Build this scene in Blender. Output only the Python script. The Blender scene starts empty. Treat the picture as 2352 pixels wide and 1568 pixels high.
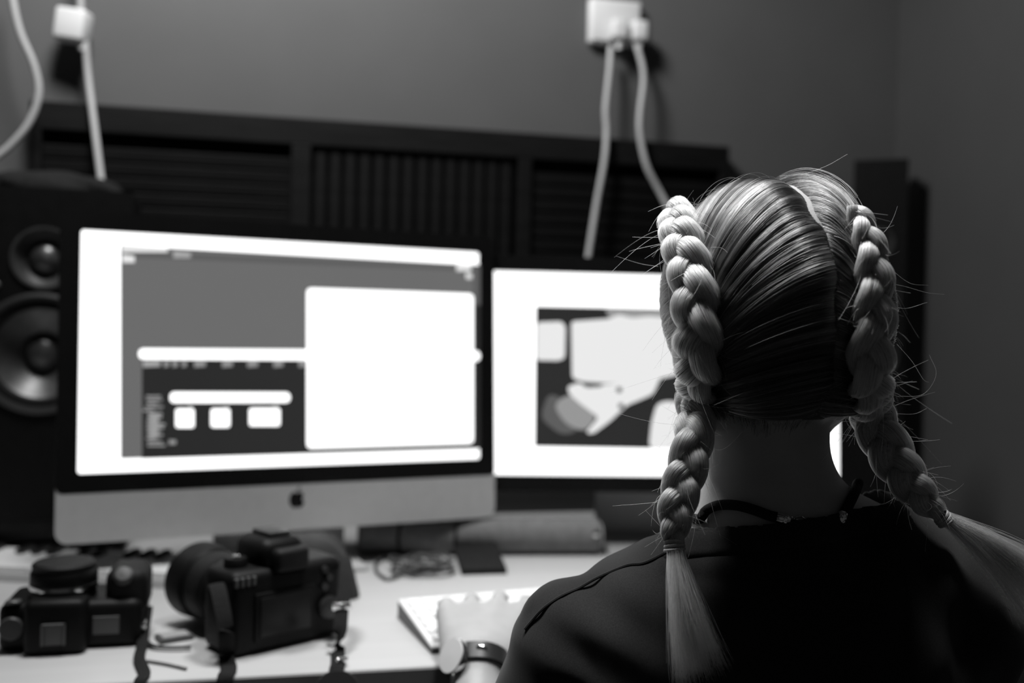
import bpy, bmesh, math, random
import numpy as np
from mathutils import Vector, Matrix
random.seed(7); rng = np.random.default_rng(7)
sc = bpy.context.scene; C = sc.collection
W_, H_, F_ = 2352.0, 1568.0, 2352 * 35 / 36.0
DESK = 0.74; CAMZ = DESK + 0.362
# ------------------------------------------------------------------ camera
PITCH, ROLL = -0.0101, 0.0215
_cp, _sp, _cr, _sr = math.cos(PITCH), math.sin(PITCH), math.cos(ROLL), math.sin(ROLL)
FW = np.array([0, _cp, _sp]); _u = np.array([0, -_sp, _cp]); _r = np.array([1.0, 0, 0])
RT = _cr * _r + _sr * _u; UP = -_sr * _r + _cr * _u
CAM = np.array([0, 0, CAMZ])
cd = bpy.data.cameras.new('camera'); cam = bpy.data.objects.new('view_camera', cd); C.objects.link(cam)
cam.matrix_world = Matrix(((RT[0], UP[0], -FW[0], 0), (RT[1], UP[1], -FW[1], 0), (RT[2], UP[2], -FW[2], CAMZ), (0, 0, 0, 1)))
cd.lens = 35; cd.sensor_width = 36; cd.clip_start = 0.05
cd.dof.use_dof = True; cd.dof.focus_distance = 0.765; cd.dof.aperture_fstop = 3.0
sc.camera = cam
sc.cycles.max_bounces = 8; sc.cycles.diffuse_bounces = 3; sc.cycles.glossy_bounces = 3
# ------------------------------------------------------------------ world and lamps
w = bpy.data.worlds.new('world'); sc.world = w; w.use_nodes = True
w.node_tree.nodes['Background'].inputs[0].default_value = (1, 1, 1, 1)
w.node_tree.nodes['Background'].inputs[1].default_value = 0.028
def lamp(name, loc, aim, power, size, cone):
    l = bpy.data.lights.new(name, 'SPOT'); l.energy = power; l.shadow_soft_size = size; l.spot_size = math.radians(cone); l.spot_blend = 0.35
    o = bpy.data.objects.new(name, l); C.objects.link(o); o.location = loc
    o.rotation_euler = (Vector(aim) - Vector(loc)).to_track_quat('-Z', 'Y').to_euler(); return o
lamp('ceiling_lamp_over_desk', (-0.42, 1.16, 2.42), (-0.42, 1.16, 0), 88, 0.17, 172)
lamp('overhead_hair_spot', (0.16, 0.98, 2.45), (0.25, 0.82, 0.9), 92, 0.14, 56)  # unseen spot above the woman, narrowed and aimed to brighten her braids
sc.view_settings.view_transform = 'Standard'; sc.view_settings.look = 'None'
sc.view_settings.gamma = 1.0; sc.view_settings.exposure = 0.0; sc.view_settings.use_curve_mapping = False
# ------------------------------------------------------------------ pixel rays (2352 x 1568)
def ray(x, y): return FW + RT * ((x - W_ / 2) / F_) - UP * ((y - H_ / 2) / F_)
def P(x, y, Y):
    d = ray(x, y); return CAM + d * (Y / d[1])
def PZ(x, y, z=DESK):
    d = ray(x, y); return CAM + d * ((z - CAMZ) / d[2])
def PPL(x, y, o, n):
    d = ray(x, y); return CAM + d * (np.dot(o - CAM, n) / np.dot(d, n))
# ------------------------------------------------------------------ materials
def mat(name, v, rough=0.5, metal=0.0, var=0.0, scale=20.0, bump=0.0, bscale=200.0, emit=None, spec=0.5, sheen=0.0, stretch=None, coat=0.0):
    m = bpy.data.materials.new(name); m.use_nodes = True; nt = m.node_tree; b = nt.nodes['Principled BSDF']
    b.inputs['Base Color'].default_value = (v, v, v, 1); b.inputs['Roughness'].default_value = rough
    b.inputs['Metallic'].default_value = metal; b.inputs['Specular IOR Level'].default_value = spec
    if sheen: b.inputs['Sheen Weight'].default_value = sheen; b.inputs['Sheen Roughness'].default_value = 0.5
    if coat: b.inputs['Coat Weight'].default_value = coat
    tc = nt.nodes.new('ShaderNodeTexCoord')
    src = tc.outputs['Object']
    if stretch:
        mp = nt.nodes.new('ShaderNodeMapping'); mp.inputs['Scale'].default_value = stretch
        nt.links.new(src, mp.inputs[0]); src = mp.outputs[0]
    if var:
        n = nt.nodes.new('ShaderNodeTexNoise'); n.inputs['Scale'].default_value = scale; n.inputs['Detail'].default_value = 5
        r = nt.nodes.new('ShaderNodeValToRGB'); nt.links.new(src, n.inputs['Vector']); nt.links.new(n.outputs['Fac'], r.inputs[0])
        lo, hi = v * (1 - var), v * (1 + var)
        r.color_ramp.elements[0].position = 0.3; r.color_ramp.elements[1].position = 0.7
        r.color_ramp.elements[0].color = (lo, lo, lo, 1); r.color_ramp.elements[1].color = (hi, hi, hi, 1)
        nt.links.new(r.outputs[0], b.inputs['Base Color'])
    if bump:
        n = nt.nodes.new('ShaderNodeTexNoise'); n.inputs['Scale'].default_value = bscale; n.inputs['Detail'].default_value = 4
        bp = nt.nodes.new('ShaderNodeBump'); bp.inputs['Strength'].default_value = bump; bp.inputs['Distance'].default_value = 0.004
        nt.links.new(src, n.inputs['Vector']); nt.links.new(n.outputs['Fac'], bp.inputs['Height']); nt.links.new(bp.outputs[0], b.inputs['Normal'])
    if emit is not None:
        b.inputs['Emission Color'].default_value = (1, 1, 1, 1); b.inputs['Emission Strength'].default_value = emit
    return m
M = dict(
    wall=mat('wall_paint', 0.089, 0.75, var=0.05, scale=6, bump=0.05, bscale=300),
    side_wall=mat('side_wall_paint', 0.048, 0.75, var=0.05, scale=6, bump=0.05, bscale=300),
    floor=mat('floor_carpet', 0.05, 0.9, var=0.3, scale=80, bump=0.2),
    ceiling=mat('ceiling_paint', 0.2, 0.9, var=0.04),
    panel=mat('dark_stained_wood', 0.0055, 0.6, spec=0.15, var=0.35, scale=12, stretch=(1, 1, 6)),
    desk=mat('white_laminate', 0.48, 0.38, var=0.03, scale=3, stretch=(1, 14, 1)),
    desk_edge=mat('grey_edge_band', 0.20, 0.5, var=0.1),
    alu=mat('brushed_aluminium', 0.62, 0.45, metal=0.25, var=0.03, scale=60),
    alu_dark=mat('grey_plastic_shell', 0.30, 0.5, var=0.05),
    blackglass=mat('black_bezel_glass', 0.008, 0.25, var=0.1, spec=0.3),
    black=mat('black_plastic', 0.0045, 0.5, spec=0.14, var=0.2, scale=60, bump=0.06, bscale=700),
    rubber=mat('black_rubber', 0.005, 0.6, spec=0.25, var=0.2, scale=80, bump=0.2, bscale=900),
    blackcloth=mat('black_woven_cloth', 0.010, 0.85, spec=0.2, var=0.2, scale=90, bump=0.3, bscale=500),
    strapcloth=mat('dark_grey_webbing', 0.030, 0.85, var=0.5, scale=25, bump=0.3, bscale=400),
    cardtop=mat('pale_grey_card', 0.30, 0.5, var=0.1),
    greycloth=mat('grey_woven_cloth', 0.17, 0.85, var=0.15, scale=90, bump=0.3, bscale=500),
    midgrey=mat('mid_grey_plastic', 0.065, 0.4, var=0.1),
    darkgrey=mat('dark_grey_plastic', 0.022, 0.4, var=0.1),
    chrome=mat('polished_steel', 0.8, 0.15, metal=1.0, var=0.03),
    whiteplastic=mat('white_plastic', 0.70, 0.4, var=0.02),
    cable=mat('white_cable_sheath', 0.45, 0.5, var=0.04),
    key=mat('white_key_plastic', 0.85, 0.3, var=0.02),
    blackkey=mat('black_key_plastic', 0.012, 0.3, var=0.1),
    glass=mat('lens_glass', 0.01, 0.05, var=0.1, coat=1.0),
    cone=mat('speaker_cone', 0.10, 0.36, metal=0.7, var=0.2, scale=50),
    skin=mat('skin', 0.40, 0.5, var=0.06, scale=40, bump=0.05, bscale=350),
    shirt=mat('black_cotton', 0.020, 0.95, var=0.25, scale=900, bump=0.12, bscale=3200, sheen=0.12, spec=0.1),
    denim=mat('dark_denim', 0.04, 0.9, var=0.3, scale=200, bump=0.3),
    tie=mat('hair_elastic', 0.38, 0.6, var=0.2, scale=300),
    braidcore=mat('braid_core', 0.30, 0.55, var=0.4, scale=400),
    scalphair=mat('hair_undercoat', 0.05, 0.6, var=0.4, scale=120, stretch=(1, 1, 0.2)),
    em_white=mat('screen_white', 0.02, 0.3, emit=1.7, var=0.1),
    em_grey=mat('screen_grey', 0.02, 0.3, emit=0.14, var=0.1),
    em_grey2=mat('screen_grey_dim', 0.02, 0.3, emit=0.10, var=0.1),
    em_dark=mat('screen_dark', 0.015, 0.3, emit=0.018, var=0.1),
    em_text=mat('screen_text', 0.02, 0.3, emit=0.38, var=0.1),
    em_soft=mat('screen_soft_white', 0.02, 0.3, emit=0.82, var=0.1),
    em_mid=mat('screen_mid', 0.02, 0.3, emit=0.30, var=0.1),
)
# ------------------------------------------------------------------ mesh helpers
def link(name, me, m, parent=None, smooth=False):
    o = bpy.data.objects.new(name, me); C.objects.link(o)
    if m is not None:
        for k in (m if isinstance(m, (list, tuple)) else [m]): me.materials.append(M[k])
    if parent is not None: o.parent = parent
    if smooth: me.polygons.foreach_set('use_smooth', np.ones(len(me.polygons), bool))
    return o
def tag(o, label=None, cat=None, group=None, kind=None):
    if label: o['label'] = label
    if cat: o['category'] = cat
    if group: o['group'] = group
    if kind: o['kind'] = kind
    return o
def thing(name, label, cat, loc=(0, 0, 0), rotz=0.0, group=None, rot=None):
    o = bpy.data.objects.new(name, None); C.objects.link(o); o.empty_display_size = 0.02
    o.location = loc; o.rotation_euler = rot if rot else (0, 0, rotz)
    return tag(o, label, cat, group)
class MB:
    def __init__(s): s.v = []; s.f = []; s.mi = []
    def add(s, v, f, mi=0):
        n = len(s.v); s.v += [tuple(map(float, p)) for p in v]; s.f += [tuple(n + i for i in q) for q in f]; s.mi += [mi] * len(f); return s
    def box(s, lo, hi, bev=0.0, seg=2, M4=None, mi=0):
        bm = bmesh.new(); bmesh.ops.create_cube(bm, size=1)
        for v in bm.verts: v.co = Vector([(lo[i] + hi[i]) / 2 + v.co[i] * (hi[i] - lo[i]) for i in range(3)])
        if bev: bmesh.ops.bevel(bm, geom=list(bm.edges), offset=bev, segments=seg, affect='EDGES', profile=0.5)
        if M4 is not None: bm.transform(M4)
        bm.verts.index_update()
        s.add([v.co for v in bm.verts], [[v.index for v in f.verts] for f in bm.faces], mi); bm.free(); return s
    def lathe(s, prof, c=(0, 0, 0), axis=(0, 0, 1), n=32, mi=0, cap=True):
        ax = Vector(axis).normalized(); a = ax.orthogonal().normalized(); b = ax.cross(a); c = Vector(c)
        v = []; f = []
        for r, h in prof:
            for k in range(n):
                t = 2 * math.pi * k / n; v.append(c + ax * h + (a * math.cos(t) + b * math.sin(t)) * r)
        for i in range(len(prof) - 1):
            for k in range(n):
                k2 = (k + 1) % n; f.append((i * n + k, i * n + k2, (i + 1) * n + k2, (i + 1) * n + k))
        if cap and prof[0][0] > 1e-6: f.append(tuple(range(n))[::-1])
        if cap and prof[-1][0] > 1e-6: f.append(tuple((len(prof) - 1) * n + k for k in range(n)))
        return s.add(v, f, mi)
    def tube(s, pts, r, n=10, flat=None, up=(0, 0, 1), mi=0, closed=False):
        pts = [np.array(p, float) for p in pts]; N = len(pts); v = []; f = []; pu = None
        for i, p in enumerate(pts):
            if closed: t = pts[(i + 1) % N] - pts[i - 1]
            else: t = pts[min(i + 1, N - 1)] - pts[max(i - 1, 0)]
            t = t / (np.linalg.norm(t) + 1e-12)
            u = np.array(up if pu is None else pu, float); u = u - t * np.dot(u, t)
            if np.linalg.norm(u) < 1e-4: u = np.array([1.0, 0.1, 0]) - t * np.dot([1.0, 0.1, 0], t)
            u /= np.linalg.norm(u); s_ = np.cross(t, u)
            if flat is None: pu = u
            rr = r[i] if hasattr(r, '__len__') else r
            for k in range(n):
                a = 2 * math.pi * (k + 0.5) / n
                v.append(p + u * math.cos(a) * (rr if flat is None else flat) + s_ * math.sin(a) * rr)
        for i in range(N if closed else N - 1):
            j = (i + 1) % N
            for k in range(n):
                k2 = (k + 1) % n; f.append((i * n + k, i * n + k2, j * n + k2, j * n + k))
        if not closed: f.append(tuple(range(n))[::-1]); f.append(tuple((N - 1) * n + k for k in range(n)))
        return s.add(v, f, mi)
    def prism(s, poly, o, a, b, n, t, mi=0):
        """poly 2D in axes a,b about o, extruded by t along n"""
        o, a, b, n = [np.array(q, float) for q in (o, a, b, n)]; N = len(poly)
        v = [o + a * p[0] + b * p[1] for p in poly] + [o + a * p[0] + b * p[1] + n * t for p in poly]
        f = [tuple(range(N))[::-1], tuple(range(N, 2 * N))] + [(i, (i + 1) % N, N + (i + 1) % N, N + i) for i in range(N)]
        return s.add(v, f, mi)
    def xf(s, M4): s.v = [tuple(M4 @ Vector(p)) for p in s.v]; return s
    def mesh(s, name):
        me = bpy.data.meshes.new(name); me.from_pydata(s.v, [], s.f); me.validate()
        bm = bmesh.new(); bm.from_mesh(me); bmesh.ops.recalc_face_normals(bm, faces=bm.faces); bm.to_mesh(me); bm.free()
        if any(s.mi): me.polygons.foreach_set('material_index', s.mi)
        me.update(); return me
    def build(s, name, m, parent=None, smooth=False):
        me = s.mesh(name); o = link(name, me, m, parent, smooth)
        if smooth and hasattr(me, 'set_sharp_from_angle'): me.set_sharp_from_angle(angle=math.radians(38))
        return o
def spline(pts, n):
    """Catmull-Rom through points, n samples"""
    p = np.array(pts, float); q = np.vstack([2 * p[0] - p[1], p, 2 * p[-1] - p[-2]]); m = len(p) - 1
    d = np.r_[0, np.cumsum(np.linalg.norm(np.diff(p, axis=0), axis=1))]; d /= d[-1]
    out = []
    for u in np.linspace(0, 1, n):
        i = min(int(np.searchsorted(d, u, 'right')) - 1, m - 1); t = (u - d[i]) / max(d[i + 1] - d[i], 1e-9)
        a, b, c, e = q[i], q[i + 1], q[i + 2], q[i + 3]
        out.append(0.5 * (2 * b + (c - a) * t + (2 * a - 5 * b + 4 * c - e) * t * t + (3 * b - a - 3 * c + e) * t ** 3))
    return np.array(out)
def rrect(x0, y0, x1, y1, r, n=5):
    out = []
    for cx, cy, a0 in ((x1 - r, y1 - r, 0), (x0 + r, y1 - r, 90), (x0 + r, y0 + r, 180), (x1 - r, y0 + r, 270)):
        for k in range(n + 1):
            a = math.radians(a0 + 90 * k / n); out.append((cx + r * math.cos(a), cy + r * math.sin(a)))
    return out
# ------------------------------------------------------------------ the room
YD = 0.2234                                   # the desk and the back wall turn away to the right
DU = np.array([math.cos(YD), math.sin(YD), 0]); DN = np.array([math.sin(YD), -math.cos(YD), 0])   # along the wall / out of the wall
WO = np.array([0, 2.0, 0])
def WALL(x, y, off=0.0): return PPL(x, y, WO + DN * off, DN)
def wuv(p): return float(np.dot(p - WO, DU)), float(p[2])
ZAX = np.array([0, 0, 1.0])
CORN_U = wuv(WALL(2046, 780))[0]
def slab(name, m, u0, u1, n0, n1, z0, z1):
    b = MB(); v = []
    for z in (z0, z1):
        for u, n in ((u0, n0), (u1, n0), (u1, n1), (u0, n1)): v.append(WO + DU * u + DN * n + ZAX * z)
    b.add(v, [(0, 3, 2, 1), (4, 5, 6, 7), (0, 1, 5, 4), (1, 2, 6, 5), (2, 3, 7, 6), (3, 0, 4, 7)])
    return tag(b.build(name, m), kind='structure')
slab('floor', 'floor', -2.6, CORN_U + 0.1, -0.1, 3.6, -0.1, 0)
slab('ceiling', 'ceiling', -2.6, CORN_U + 0.1, -0.1, 3.6, 2.7, 2.8)
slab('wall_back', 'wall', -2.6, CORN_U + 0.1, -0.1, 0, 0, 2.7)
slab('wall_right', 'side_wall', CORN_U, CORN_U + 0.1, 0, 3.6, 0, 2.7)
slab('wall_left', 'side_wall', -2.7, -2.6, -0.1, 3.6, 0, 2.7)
slab('baseboard_back', 'panel', -2.6, CORN_U, 0, 0.012, 0, 0.09)
# dark slatted acoustic panel on the back wall
u0, ztop = wuv(WALL(82, 240)); u1, _z = wuv(WALL(1655, 346)); ztop = 0.5 * (ztop + _z); zbot = 0.84
pan = thing('acoustic_panel', 'long dark slatted wooden panel on the wall behind the monitors', 'wall panel', tuple(WO + DU * u0 + ZAX * zbot), YD)
L = u1 - u0; Hh = ztop - zbot
def seg(px, py): return wuv(WALL(px, py))[0] - u0
sA, sB, sC = seg(668, 400), seg(728, 400), seg(1178, 450); sD = seg(1196, 450)
MB().box((0, -0.012, 0), (L, 0, Hh)).build('backing', 'panel', pan)
fr = MB(); rail = 0.05
fr.box((0, -0.045, Hh - rail), (L, -0.012, Hh), 0.002); fr.box((0, -0.045, 0), (L, -0.012, rail), 0.002)
for a, b in ((0, 0.02), (sA, sB - 0.012), (sC, sD + 0.012), (L - 0.02, L)): fr.box((a, -0.045, rail), (b, -0.012, Hh - rail), 0.002)
fr.build('frame', 'panel', pan)
pitch = 0.0265; nsl = int((Hh - 2 * rail) / pitch)
for a, b in ((0.02, sA), (sD + 0.012, L - 0.02)):
    me = None
    for k in range(nsl):
        if me is None:
            me = MB().box((a, -0.006, -0.011), (b, 0.006, 0.011), 0.0015, 1).mesh('slat'); o = link('slat', me, 'panel', pan)
        else: o = bpy.data.objects.new('slat', me); C.objects.link(o); o.parent = pan
        o.location = (0, -0.030, rail + pitch * (k + 0.5)); o.rotation_euler = (0.12, 0, 0)
me = None; nv = int((sC - sB) / 0.027)
for k in range(nv):
    if me is None:
        me = MB().box((-0.0105, -0.010, rail), (0.0105, 0.010, Hh - rail), 0.0015, 1).mesh('upright_slat'); o = link('upright_slat', me, 'panel', pan)
    else: o = bpy.data.objects.new('upright_slat', me); C.objects.link(o); o.parent = pan
    o.location = (sB - 0.008 + (k + 0.5) * (sC - sB) / nv, -0.026, 0)
# sockets and cables on the wall
def socket(px0, py0, px1, py1, label, plugs, name='wall_socket'):
    a = WALL(px0, py1); b = WALL(px1, py0); (ua, za), (ub, zb) = wuv(a), wuv(b); w_, h_ = ub - ua, zb - za
    t = thing(name, label, 'socket', tuple(WO + DU * (ua + w_ / 2) + ZAX * za), YD)
    MB().box((-w_ / 2, -0.022, 0), (w_ / 2, 0, h_), 0.006, 3).build('back_box', 'whiteplastic', t, True)
    MB().box((-w_ / 2 + 0.006, -0.025, 0.006), (w_ / 2 - 0.006, -0.021, h_ - 0.006), 0.0015, 2).build('face_plate', 'whiteplastic', t, True)
    for x in plugs:
        MB().box((x - 0.017, -0.052, 0.004), (x + 0.017, -0.024, 0.046), 0.007, 3).build('plug', 'whiteplastic', t, True)
        MB().lathe([(0.0055, 0), (0.0065, 0.02)], (x, -0.038, -0.014), (0, 0, 1), 12).build('cable_grip', 'whiteplastic', t, True)
    return t
socket(1346, 12, 1467, 104, 'white double wall socket with two plugged cables above the right monitor', (0.002, 0.044))
def cable(name, pts, offs, label, r=0.0052, m='cable'):
    w3 = [WALL(x, y, o) for (x, y), o in zip(pts, offs)]
    return tag(MB().tube(spline(w3, 60), r, 10).build(name, m, None, True), label, 'cable')
ca = [(1403, 108), (1400, 160), (1391, 250), (1393, 300), (1388, 370), (1370, 470), (1350, 597), (1340, 660)]
cable('power_cable', ca, [.036, .045, .055, .06, .07, .075, .09, .1], 'white cable hanging from socket, ending behind the right monitor top', 0.0060)
cb = [(1461, 100), (1475, 150), (1478, 190), (1470, 260), (1470, 310), (1485, 380), (1515, 440), (1548, 500), (1600, 580)]
cable('power_cable', cb, [.036, .045, .05, .06, .065, .07, .07, .08, .09], 'white cable from socket bending down to the right behind the head', 0.0060)
# left: in-line plug with cable
a = WALL(168, 58, 0.05)
pl = thing('cable_plug', 'white plug block hanging on cable at upper left wall', 'plug', tuple(a), YD - 0.25)
MB().box((-0.027, -0.02, -0.030), (0.027, 0.02, 0.027), 0.007, 3).build('housing', 'whiteplastic', pl, True).rotation_euler = (0, 0.12, 0)
MB().lathe([(0.0055, 0), (0.008, 0.016)], (0.016, 0, -0.044), (0, 0, 1), 12).build('cable_grip', 'whiteplastic', pl, True)
MB().box((-0.015, 0.018, -0.012), (0.012, 0.05, 0.014), 0.004, 2).build('prongs', 'whiteplastic', pl, True)
cable('power_cable', [(178, -160), (181, -60), (186, 20)], [.06, .055, .05], 'white cable running up from the plug block out of the picture', 0.006)
cable('power_cable', [(196, 96), (203, 180), (218, 300), (236, 445), (246, 540)], [.05, .05, .07, .1, .12], 'straight white cable running down from plug block behind left monitor', 0.006)
cable('power_cable', [(15, -120), (26, -20), (45, 70), (78, 150), (89, 215), (68, 280), (28, 330), (-10, 362), (-90, 420)], [.1] * 9, 'pale cable curving at the far left edge of the wall', 0.0058)
# ------------------------------------------------------------------ the desk
DE = np.array([0, 1.0887, 0])
dk = thing('desk', 'white desk top with grey edge under the monitors', 'desk', tuple(DE), YD)
dback = float(np.dot(WO - DE, -DN)) - 0.02
umax = CORN_U - 0.02 - float(np.dot(DE - WO, DU))
MB().box((-1.6, 0, DESK - 0.030), (umax, dback, DESK), 0.0015, 1).build('table_top', 'desk', dk)
MB().box((-1.6, -0.0022, DESK - 0.0295), (umax, 0.0, DESK - 0.0022), 0.0006, 1).build('edge_band', 'desk_edge', dk)
MB().box((-1.5, 0.06, DESK - 0.10), (umax - 0.1, 0.08, DESK - 0.031)).build('apron', 'desk_edge', dk)
for lx in (-1.5, umax - 0.1):
    for ly in (0.08, dback - 0.1): MB().box((lx - 0.03, ly - 0.03, 0), (lx + 0.03, ly + 0.03, DESK - 0.0305), 0.003, 1).build('leg', 'desk_edge', dk)
# ------------------------------------------------------------------ monitors
class Scr:
    def __init__(s, c, yaw, tilt, w=0.597, h=0.336):
        s.c = np.array([c[0], c[1], CAMZ + c[2]]); s.w, s.h = w, h
        s.a = np.array([math.cos(yaw), math.sin(yaw), 0]); n = np.array([math.sin(yaw), -math.cos(yaw), 0])
        s.b = math.cos(tilt) * ZAX - math.sin(tilt) * n; s.n = np.cross(s.a, s.b)
        s.yaw = yaw; s.tilt = tilt
    def uv(s, x, y):
        p = PPL(x, y, s.c, s.n) - s.c; return float(p @ s.a), float(p @ s.b)
    def M4(s):   # local x right, y up in screen, z toward viewer
        return Matrix(((s.a[0], s.b[0], s.n[0], s.c[0]), (s.a[1], s.b[1], s.n[1], s.c[1]), (s.a[2], s.b[2], s.n[2], s.c[2]), (0, 0, 0, 1)))
    def quad(s, pts): return [s.uv(*p) for p in pts]
def flatpoly(b, poly, lay, mi):
    b.prism(poly, (0, 0, 0.0004 + lay * 0.00012), (1, 0, 0), (0, 1, 0), (0, 0, 1), 0.0001, mi)
def rrect4(x0, y0, x1, y1, rt, rb, n=6):
    out = []
    for cx, cy, a0, r in ((x1 - rt, y1 - rt, 0, rt), (x0 + rt, y1 - rt, 90, rt), (x0 + rb, y0 + rb, 180, rb), (x1 - rb, y0 + rb, 270, rb)):
        for k in range(n + 1):
            a = math.radians(a0 + 90 * k / n); out.append((cx + r * math.cos(a), cy + r * math.sin(a)))
    return out
def roundq(q, r, n=4):
    """rounded polygon from corner list"""
    out = []; N = len(q)
    for i in range(N):
        p0, p1, p2 = [np.array(q[j % N]) for j in (i - 1, i, i + 1)]
        d0 = (p0 - p1); d2 = (p2 - p1); l = min(r, 0.49 * np.linalg.norm(d0), 0.49 * np.linalg.norm(d2))
        a = p1 + d0 / np.linalg.norm(d0) * l; c = p1 + d2 / np.linalg.norm(d2) * l
        for k in range(n + 1):
            t = k / n; out.append(tuple((1 - t) ** 2 * a + 2 * t * (1 - t) * p1 + t * t * c))
    return out
def monitor(S, name, label, chin, shell):
    base = np.array([S.c[0], S.c[1], DESK]); t = thing(name, label, 'monitor', tuple(base), 0)
    X = Matrix.Translation(-Vector(base)) @ S.M4()
    bz = 0.027; w2, h2 = S.w / 2, S.h / 2
    # curved shell behind
    sh = MB(); N = 10
    poly0 = rrect4(-w2 - bz, -h2 - bz - chin, w2 + bz, h2 + bz, 0.012, 0.017 if chin else 0.012)
    rings = [(1.0, -0.0005), (1.0, -0.006), (0.97, -0.012), (0.85, -0.022), (0.55, -0.040), (0.25, -0.046)]
    v = []; n = len(poly0); f = []
    cy = -chin / 2
    for k, z in rings: v += [(p[0] * k, cy + (p[1] - cy) * k, z) for p in poly0]
    for i in range(len(rings) - 1):
        f += [(i * n + k, i * n + (k + 1) % n, (i + 1) * n + (k + 1) % n, (i + 1) * n + k) for k in range(n)]
    f += [tuple(range(n))[::-1], tuple((len(rings) - 1) * n + k for k in range(n))]
    sh.add(v, f).xf(X).build('shell', shell, t, True)
    bzp = MB(); bzp.prism(rrect(-w2 - bz, -h2 - bz, w2 + bz, h2 + bz, 0.010), (0, 0, -0.0004), (1, 0, 0), (0, 1, 0), (0, 0, 1), 0.0006)
    bzp.xf(X).build('bezel', 'blackglass', t)
    if chin:
        MB().prism(rrect4(-w2 - bz, -h2 - bz - chin, w2 + bz, -h2 - bz - 0.0008, 0.001, 0.017), (0, 0, -0.0004), (1, 0, 0), (0, 1, 0), (0, 0, 1), 0.0006).xf(X).build('chin_panel', shell, t)
    return t, X
SI = Scr((-0.3241, 1.4945, -0.0398), 0.4327, 0.0639)
imac, XI = monitor(SI, 'desktop_computer', 'all-in-one computer with wide silver chin and black bezel on the left', 0.068, 'alu')
def S4(S, *q): return S.quad(q)
b = MB(); q = lambda *pts: SI.quad(pts)
flatpoly(b, rrect(-SI.w / 2, -SI.h / 2, SI.w / 2, SI.h / 2, 0.004), 0, 0)
flatpoly(b, q((277, 563), (1089, 608), (1089, 1029), (277, 1053)), 1, 1)
flatpoly(b, q((1087, 608), (1103, 609), (1103, 1029), (1087, 1029)), 2, 2)
flatpoly(b, q((277, 576), (1089, 613), (1089, 622), (277, 590)), 2, 2)
for x0, y0, x1, y1 in ((280, 565, 385, 579), (398, 576, 438, 592), (281, 584, 309, 603), (1048, 604, 1082, 622), (1070, 626, 1084, 640)):
    flatpoly(b, q((x0, y0), (x1, y0 + 4), (x1, y1), (x0, y1)), 3, 5 if x0 < 300 or x0 > 1040 else 4)
flatpoly(b, q((326, 815), (1103, 818), (1103, 1030), (326, 1053)), 4, 3)
flatpoly(b, q((1088, 700), (1103, 701), (1103, 1030), (1088, 1030)), 4, 3)
flatpoly(b, roundq(q((318, 800), (1102, 806), (1102, 829), (318, 825)), 0.008), 5, 0)
for x0, x1 in ((328, 368), (376, 388), (396, 408), (418, 428), (446, 472), (510, 534), (568, 592), (628, 650), (686, 702)):
    flatpoly(b, q((x0, 829), (x1, 829), (x1, 841), (x0, 843)), 5, 4 if x0 < 340 else 6)
flatpoly(b, roundq(q((704, 661), (1087, 675), (1087, 1018), (704, 1030)), 0.008), 6, 0)
flatpoly(b, roundq(q((390, 900), (666, 901), (666, 924), (390, 925)), 0.007), 5, 0)
for x0, x1 in ((430, 446), (512, 528), (625, 641)): flatpoly(b, q((x0, 922), (x1, 922), ((x0 + x1) / 2 + 2, 934), ((x0 + x1) / 2 - 2, 934)), 5, 4)
for x0, y0, x1, y1 in ((403, 938, 446, 982), (484, 938, 528, 981), (572, 937, 643, 978)):
    flatpoly(b, roundq(q((x0, y0), (x1, y0), (x1, y1), (x0, y1)), 0.004), 5, 0)
rr = random.Random(3)
for k in range(15):
    y = 908 + k * 8; x0 = 334 + rr.random() * 6 - (8 if k == 4 else 0); x1 = x0 + 22 + rr.random() * 22
    flatpoly(b, q((x0, y), (x1, y), (x1, y + 4.5), (x0, y + 4.5)), 5, 4 if 4 < k < 12 else 6)
flatpoly(b, q((344, 950), (364, 950), (364, 1004), (344, 1004)), 5, 6); flatpoly(b, q((388, 1010), (404, 1010), (404, 1020), (388, 1020)), 5, 6)
b.xf(XI).build('screen', ['em_white', 'em_grey', 'em_grey2', 'em_dark', 'em_text', 'em_soft', 'em_mid'], imac)
# logo on the chin: bitten apple with leaf
ap = []
for k in range(64):
    a = 2 * math.pi * k / 64; x, y = math.sin(a), math.cos(a)
    r = 1.0 - 0.20 * math.exp(-((a if a < math.pi else a - 2 * math.pi) / 0.35) ** 2) - 0.10 * math.exp(-((a - math.pi) / 0.25) ** 2) + 0.06 * abs(math.sin(2 * a))
    p = np.array([x * r * 0.92, y * r]); bc = np.array([1.12, 0.12])
    dd = np.linalg.norm(p - bc)
    if dd < 0.46: p = bc + (p - bc) / dd * 0.46 if p[0] < bc[0] else p; p = np.array([min(p[0], 0.75), p[1]])
    ap.append(p)
ls = 0.0122; lx, ly = SI.uv(682, 1147)
lg = MB(); lg.prism([(lx + p[0] * ls, ly + p[1] * ls) for p in ap], (0, 0, 0.0002), (1, 0, 0), (0, 1, 0), (0, 0, 1), 0.0004)
leaf = [(0.02, 1.02), (0.05, 1.3), (0.25, 1.5), (0.42, 1.55), (0.38, 1.28), (0.2, 1.08)]
lg.prism([(lx + p[0] * ls, ly + p[1] * ls) for p in leaf], (0, 0, 0.0002), (1, 0, 0), (0, 1, 0), (0, 0, 1), 0.0004)
tag(lg.xf(XI).build('logo', 'blackglass', imac), 'black bitten-apple logo')
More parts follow.
